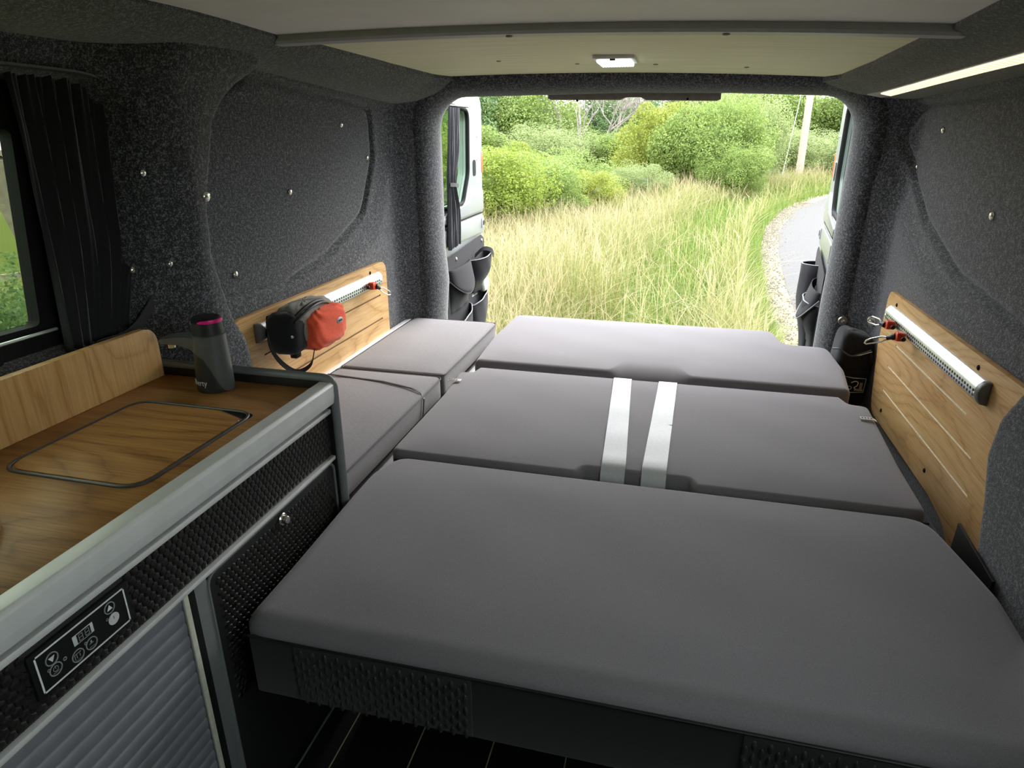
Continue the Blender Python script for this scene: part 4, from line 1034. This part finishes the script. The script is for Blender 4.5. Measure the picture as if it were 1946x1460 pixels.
# ================================================================== REAR BARN DOORS
def barn_door(name, label, hinge, deg, s, cutwin=True):
    """local: u from hinge outwards (local Y), inner face at local x=0, thickness away from opening (s=-1: towards -X)"""
    d = thing(name, label, 'door', (*hinge, 0), kind='structure', rz=math.radians(deg)); T = .055*s
    W = .69
    out = round_poly([(0, -.22), (W, -.22), (W, 1.30), (W-.05, 1.345), (0, 1.345)], [.02, .03, .04, .05, .03], 4)
    win_ = round_poly([(.05, .86), (.36, .86), (.455, .99), (.47, 1.27), (.05, 1.29)], [.03, .06, .10, .05, .03], 4)
    def P(q, x): return (x, q[0], q[1])
    m = prism(out, T, 'x', 0, .006, 2); m.materials.append(M_PAINT)
    c = prism(win_, T*3, 'x', -T); m = boolean_cut(m, [c], M_PAINT); autosmooth(m, 35)
    o = ob('door_shell', m, None, d)
    ob('window_seal', tube([P(q, T*.12) for q in win_], .010, 8, True), M_RUBBER, d)
    ob('pane', prism(win_, .004*s, 'x', T*.5), glassmat('door_glass', (.55, .65, .55), .08), d)
    # raised inner frame pressing, waist line, latch parts
    ob('waist_seam', box(min(0, -.003*s), max(0, -.003*s), .03, W-.005, .786, .792), M_RUBBER, d)
    ob('inner_pressing', prism(round_poly([(.03, .80), (W-.012, .80), (W-.012, .90), (.52, .93), (.44, .86), (.03, .835)], .02, 3), -.010*s, 'x', 0, .004), M_PAINT, d)
    ob('lower_pressing', prism(round_poly([(.03, .70), (W-.012, .69), (W-.012, .775), (.03, .775)], .015, 3), -.010*s, 'x', 0, .004), M_PAINT, d)
    ob('latch_slot', prism(round_poly([(.520, .975), (.570, .975), (.570, 1.050), (.520, 1.050)], .02, 4), -.002*s, 'x', 0), M_RUBBER, d)
    lt = ob('latch_box', box(min(-.004*s, -.016*s), max(-.004*s, -.016*s), .625, .665, .715, .765, .004), plain('latch_grey', (.35, .36, .37), .4), d)
    ob('latch_hole', box(min(-.016*s, -.018*s), max(-.016*s, -.018*s), .636, .654, .728, .752, .001), M_RUBBER, lt)
    for y, z in ((.60, 1.155), (.59, 1.05)): ob('bolt', stud((-.001*s, y, z), (-s, 0, 0), .006), M_CHROME, d)
    ob('reflector', box(min(-T*.04, T*.75), max(-T*.04, T*.75), W-.012, W+.016, .985, 1.085, .002), M_ORANGE, d)
    ob('edge_hole', box(min(T*.3, T*.6), max(T*.3, T*.6), W-.003, W+.001, 1.26, 1.30, .001), M_RUBBER, d)
    return d, W
def pocket(d, u0, u1, z0, z1, bulge, s, slope=0., mat=M_ORG, name='pocket', rim=True):
    """bellied pocket open at the top: front skin, sides, rim binding"""
    us = lsp(0, 1, 15); vs = lsp(0, 1, 9)
    def f(u, v):
        zz = z0+(z1+slope*(u-.5)-z0)*v
        b = bulge*(math.sin(PI*u)**.45)*(.35+.65*sm(0, .7, v))+.002*math.sin(u*17+v*9)
        return (-s*(.006+b), u0+(u1-u0)*u, zz)
    p = ob(name, grid(f, us, vs), mat, d)
    md = p.modifiers.new('thick', 'SOLIDIFY'); md.thickness = .003
    if rim: ob('binding', tube([f(u, 1) for u in us], .0028, 6), plain('grey_binding', (.25, .25, .27), .6), p)
    ob('back_lining', box(min(-s*.004, -s*.006), max(-s*.004, -s*.006), u0, u1, z0, z1+.01), M_BLACKCLOTH, p)
    return p
dl, DW = barn_door('door_1', 'open silver rear door with curtain and pocket organiser', (-.972, 2.645), 1.2, -1)
# organiser on the left door
def organiser(label, hinge, deg, z1=.665):
    t = thing('door_organiser', label, 'organiser', (*hinge, -.10), rz=math.radians(deg)); return t
og = organiser('dark nylon organiser with bulging pockets below the door curtain', (-.972, 2.645), 1.2)
def shift(o, dz=.10):
    for c in o.children: c.location.z += dz
s = -1
ob('back_sheet', prism(round_poly([(.03, -.05), (.655, -.05), (.66, .66), (.60, .685), (.03, .655)], [.02, .03, .04, .03, .02], 4), .003, 'x', .0105), M_ORG, og)
p1 = pocket(og, .40, .65, .42, .60, .075, s, .03)
ob('handle_loop', ribbon(spline([(.02, .46, .60), (.06, .47, .635), (.085, .53, .62), (.085, .58, .585)], 5), (0, .6, .8), .022, .003), M_ORG, p1)
pocket(og, .40, .65, .40, .535, .05, s, 0, glassmat('clear_vinyl', (.9, .92, .92), .12), 'clear_pocket', False)
ob('tissue_pack', superell((.035, .57, .44), (.02, .05, .04), (.7, .7), 18, 10, .06, 3), plain('white_tissue', (.7, .7, .68), .7), og)
p2 = pocket(og, .05, .37, .40, .545, .045, s)
fl = lambda u, v: (.012+.055*math.sin(PI*u)**.5*(.4+.6*v)+.003, .045+.33*u, .60-(.04+.085*math.sin(PI*u)**.6)*v)
fo = ob('flap', grid(fl, lsp(0, 1, 17), lsp(0, 1, 8)), M_ORG, p2); md = fo.modifiers.new('thick', 'SOLIDIFY'); md.thickness = .003
ob('binding', tube([fl(u, 1) for u in lsp(0, 1, 17)], .0028, 6), plain('grey_binding', (.25, .25, .27), .6), fo)
pocket(og, .05, .37, .16, .36, .05, s, .05); pocket(og, .38, .65, .12, .39, .05, s, .06); pocket(og, .05, .65, -.04, .13, .05, s)
for y, z in ((.17, .632), (.61, .655)): ob('press_stud', stud((.0138, y, z), (1, 0, 0), .009), M_CHROME, og)
shift(og)
# curtain on the left door
dc = thing('door_curtain', 'dark pleated curtain tied back on the open rear door', 'curtain', (-.972, 2.645, .70), rz=math.radians(1.2))
def dcf(u, v):
    w = .16-.075*math.exp(-((v-.52)/.16)**2); ph = u*2*PI*7
    return (.022+.009*math.sin(ph)+.003*math.sin(ph*1.7+v*5), .045+w*u+.05*(1-v), .57-.575*v+.01*(u-.5)*v)
ob('cloth', autosmooth(grid(dcf, lsp(0, 1, 90), lsp(0, 1, 20)), 80), fabric('charcoal_door_curtain', (.07, .07, .08), .2, 300, .4), dc)
ob('tieback', ribbon([(.035, .05, .265), (.040, .10, .262), (.036, .165, .255)], (0, 0, 1), .016, .003), M_BLACKCLOTH, dc)
ob('rail', tube([(.018, .05, .575), (.018, .40, .58)], .004, 8), M_DGREY, dc)
# right door, folded further out
dr_, _ = barn_door('door_2', 'open silver rear door beside the lane seen edge-on', (.575, 2.645), -7.5, 1)
og2 = organiser('dark nylon organiser with deep pockets on the lane-side door', (.575, 2.645), -7.5)
s = 1
ob('back_sheet', prism(round_poly([(.03, -.05), (.655, -.05), (.66, .66), (.60, .685), (.03, .655)], [.02, .03, .04, .03, .02], 4), .003, 'x', -.0135), M_ORG, og2)
pocket(og2, .40, .65, .20, .62, .07, s, -.02)
p3 = pocket(og2, .04, .37, .36, .53, .06, s)
fl2 = lambda u, v: (-(.014+.07*math.sin(PI*u)**.5*(.4+.6*v)), .04+.33*u, .585-(.03+.11*math.sin(PI*u)**.6)*v)
fo = ob('flap', grid(fl2, lsp(0, 1, 17), lsp(0, 1, 8)), M_ORG, p3); md = fo.modifiers.new('thick', 'SOLIDIFY'); md.thickness = .003
ob('binding', tube([fl2(u, 1) for u in lsp(0, 1, 17)], .0028, 6), plain('grey_binding', (.25, .25, .27), .6), fo)
p4 = pocket(og2, .05, .65, -.04, .17, .085, s)
ob('zipper', tube([(-.093, .1, .155), (-.095, .35, .16), (-.091, .60, .155)], .004, 6), M_BLACK, p4)
ob('zip_pull', ribbon([(-.095, .60, .155), (-.101, .605, .14), (-.101, .605, .12)], (0, 1, 0), .006, .002), M_BLACK, p4)
shift(og2)

# ================================================================== LAMPS
led = thing('light_strip', 'warm white strip light set into the right overhead lining', 'lamp', (.56, 1.6, 1.28))
def strip(y0, y1, t0, t1, off, n=20):
    V = []; F = []
    for y in lsp(y0, y1, n):
        for t, o in ((t0, off), (t1, off), (t1, off-.008), (t0, off-.008)):
            p = podR(y, t); V.append((p[0]-o*.27, y, p[2]-o*.96))
    for i in range(n-1):
        for k in range(4): F.append((i*4+k, i*4+(k+1) % 4, (i+1)*4+(k+1) % 4, (i+1)*4+k))
    F += [(3, 2, 1, 0), tuple((n-1)*4+k for k in range(4))]
    return me('strip', V, F)
T0, T1 = .34, .47
wpart('housing', strip(.55, 2.36, T0-.02, T1+.02, .003), M_ALUMAT, led)
dif = wpart('diffuser', strip(.56, 2.27, T0, T1, .0055), emis('warm_diffuser', (1, .86, .58), .19), led)
E_CELL = emis('warm_led_cell', (1, .84, .52), .115)
for i in range(62):
    y = .60+i*.0268
    wpart('led_cell', strip(y, y+.008, T0+.004, T1-.004, .0058, 2), E_CELL, dif)
cl = thing('ceiling_lamp', 'square white ceiling lamp with ribbed lens in the rear panel', 'lamp', (-.205, 2.04, 1.35))
zl = zc(-.205, 2.04)
wpart('base', box(-.262, -.148, 1.96, 2.115, zl-.004, zl+.006, .003), plain('lamp_white', (.8, .8, .8), .4), cl)
ln = wpart('lens', box(-.252, -.158, 1.975, 2.105, zl-.012, zl-.004, .003), emis('cool_lens', (.90, 1, .96), .30), cl)
for i in range(12): wpart('rib', box(-.248+i*.0078, -.245+i*.0078, 2.0, 2.10, zl-.0132, zl-.0119), emis('cool_rib', (.8, .95, .9), .13), ln)
wpart('switch', box(-.215, -.200, 1.965, 1.973, zl-.008, zl-.004, .001), M_BLACK, cl)
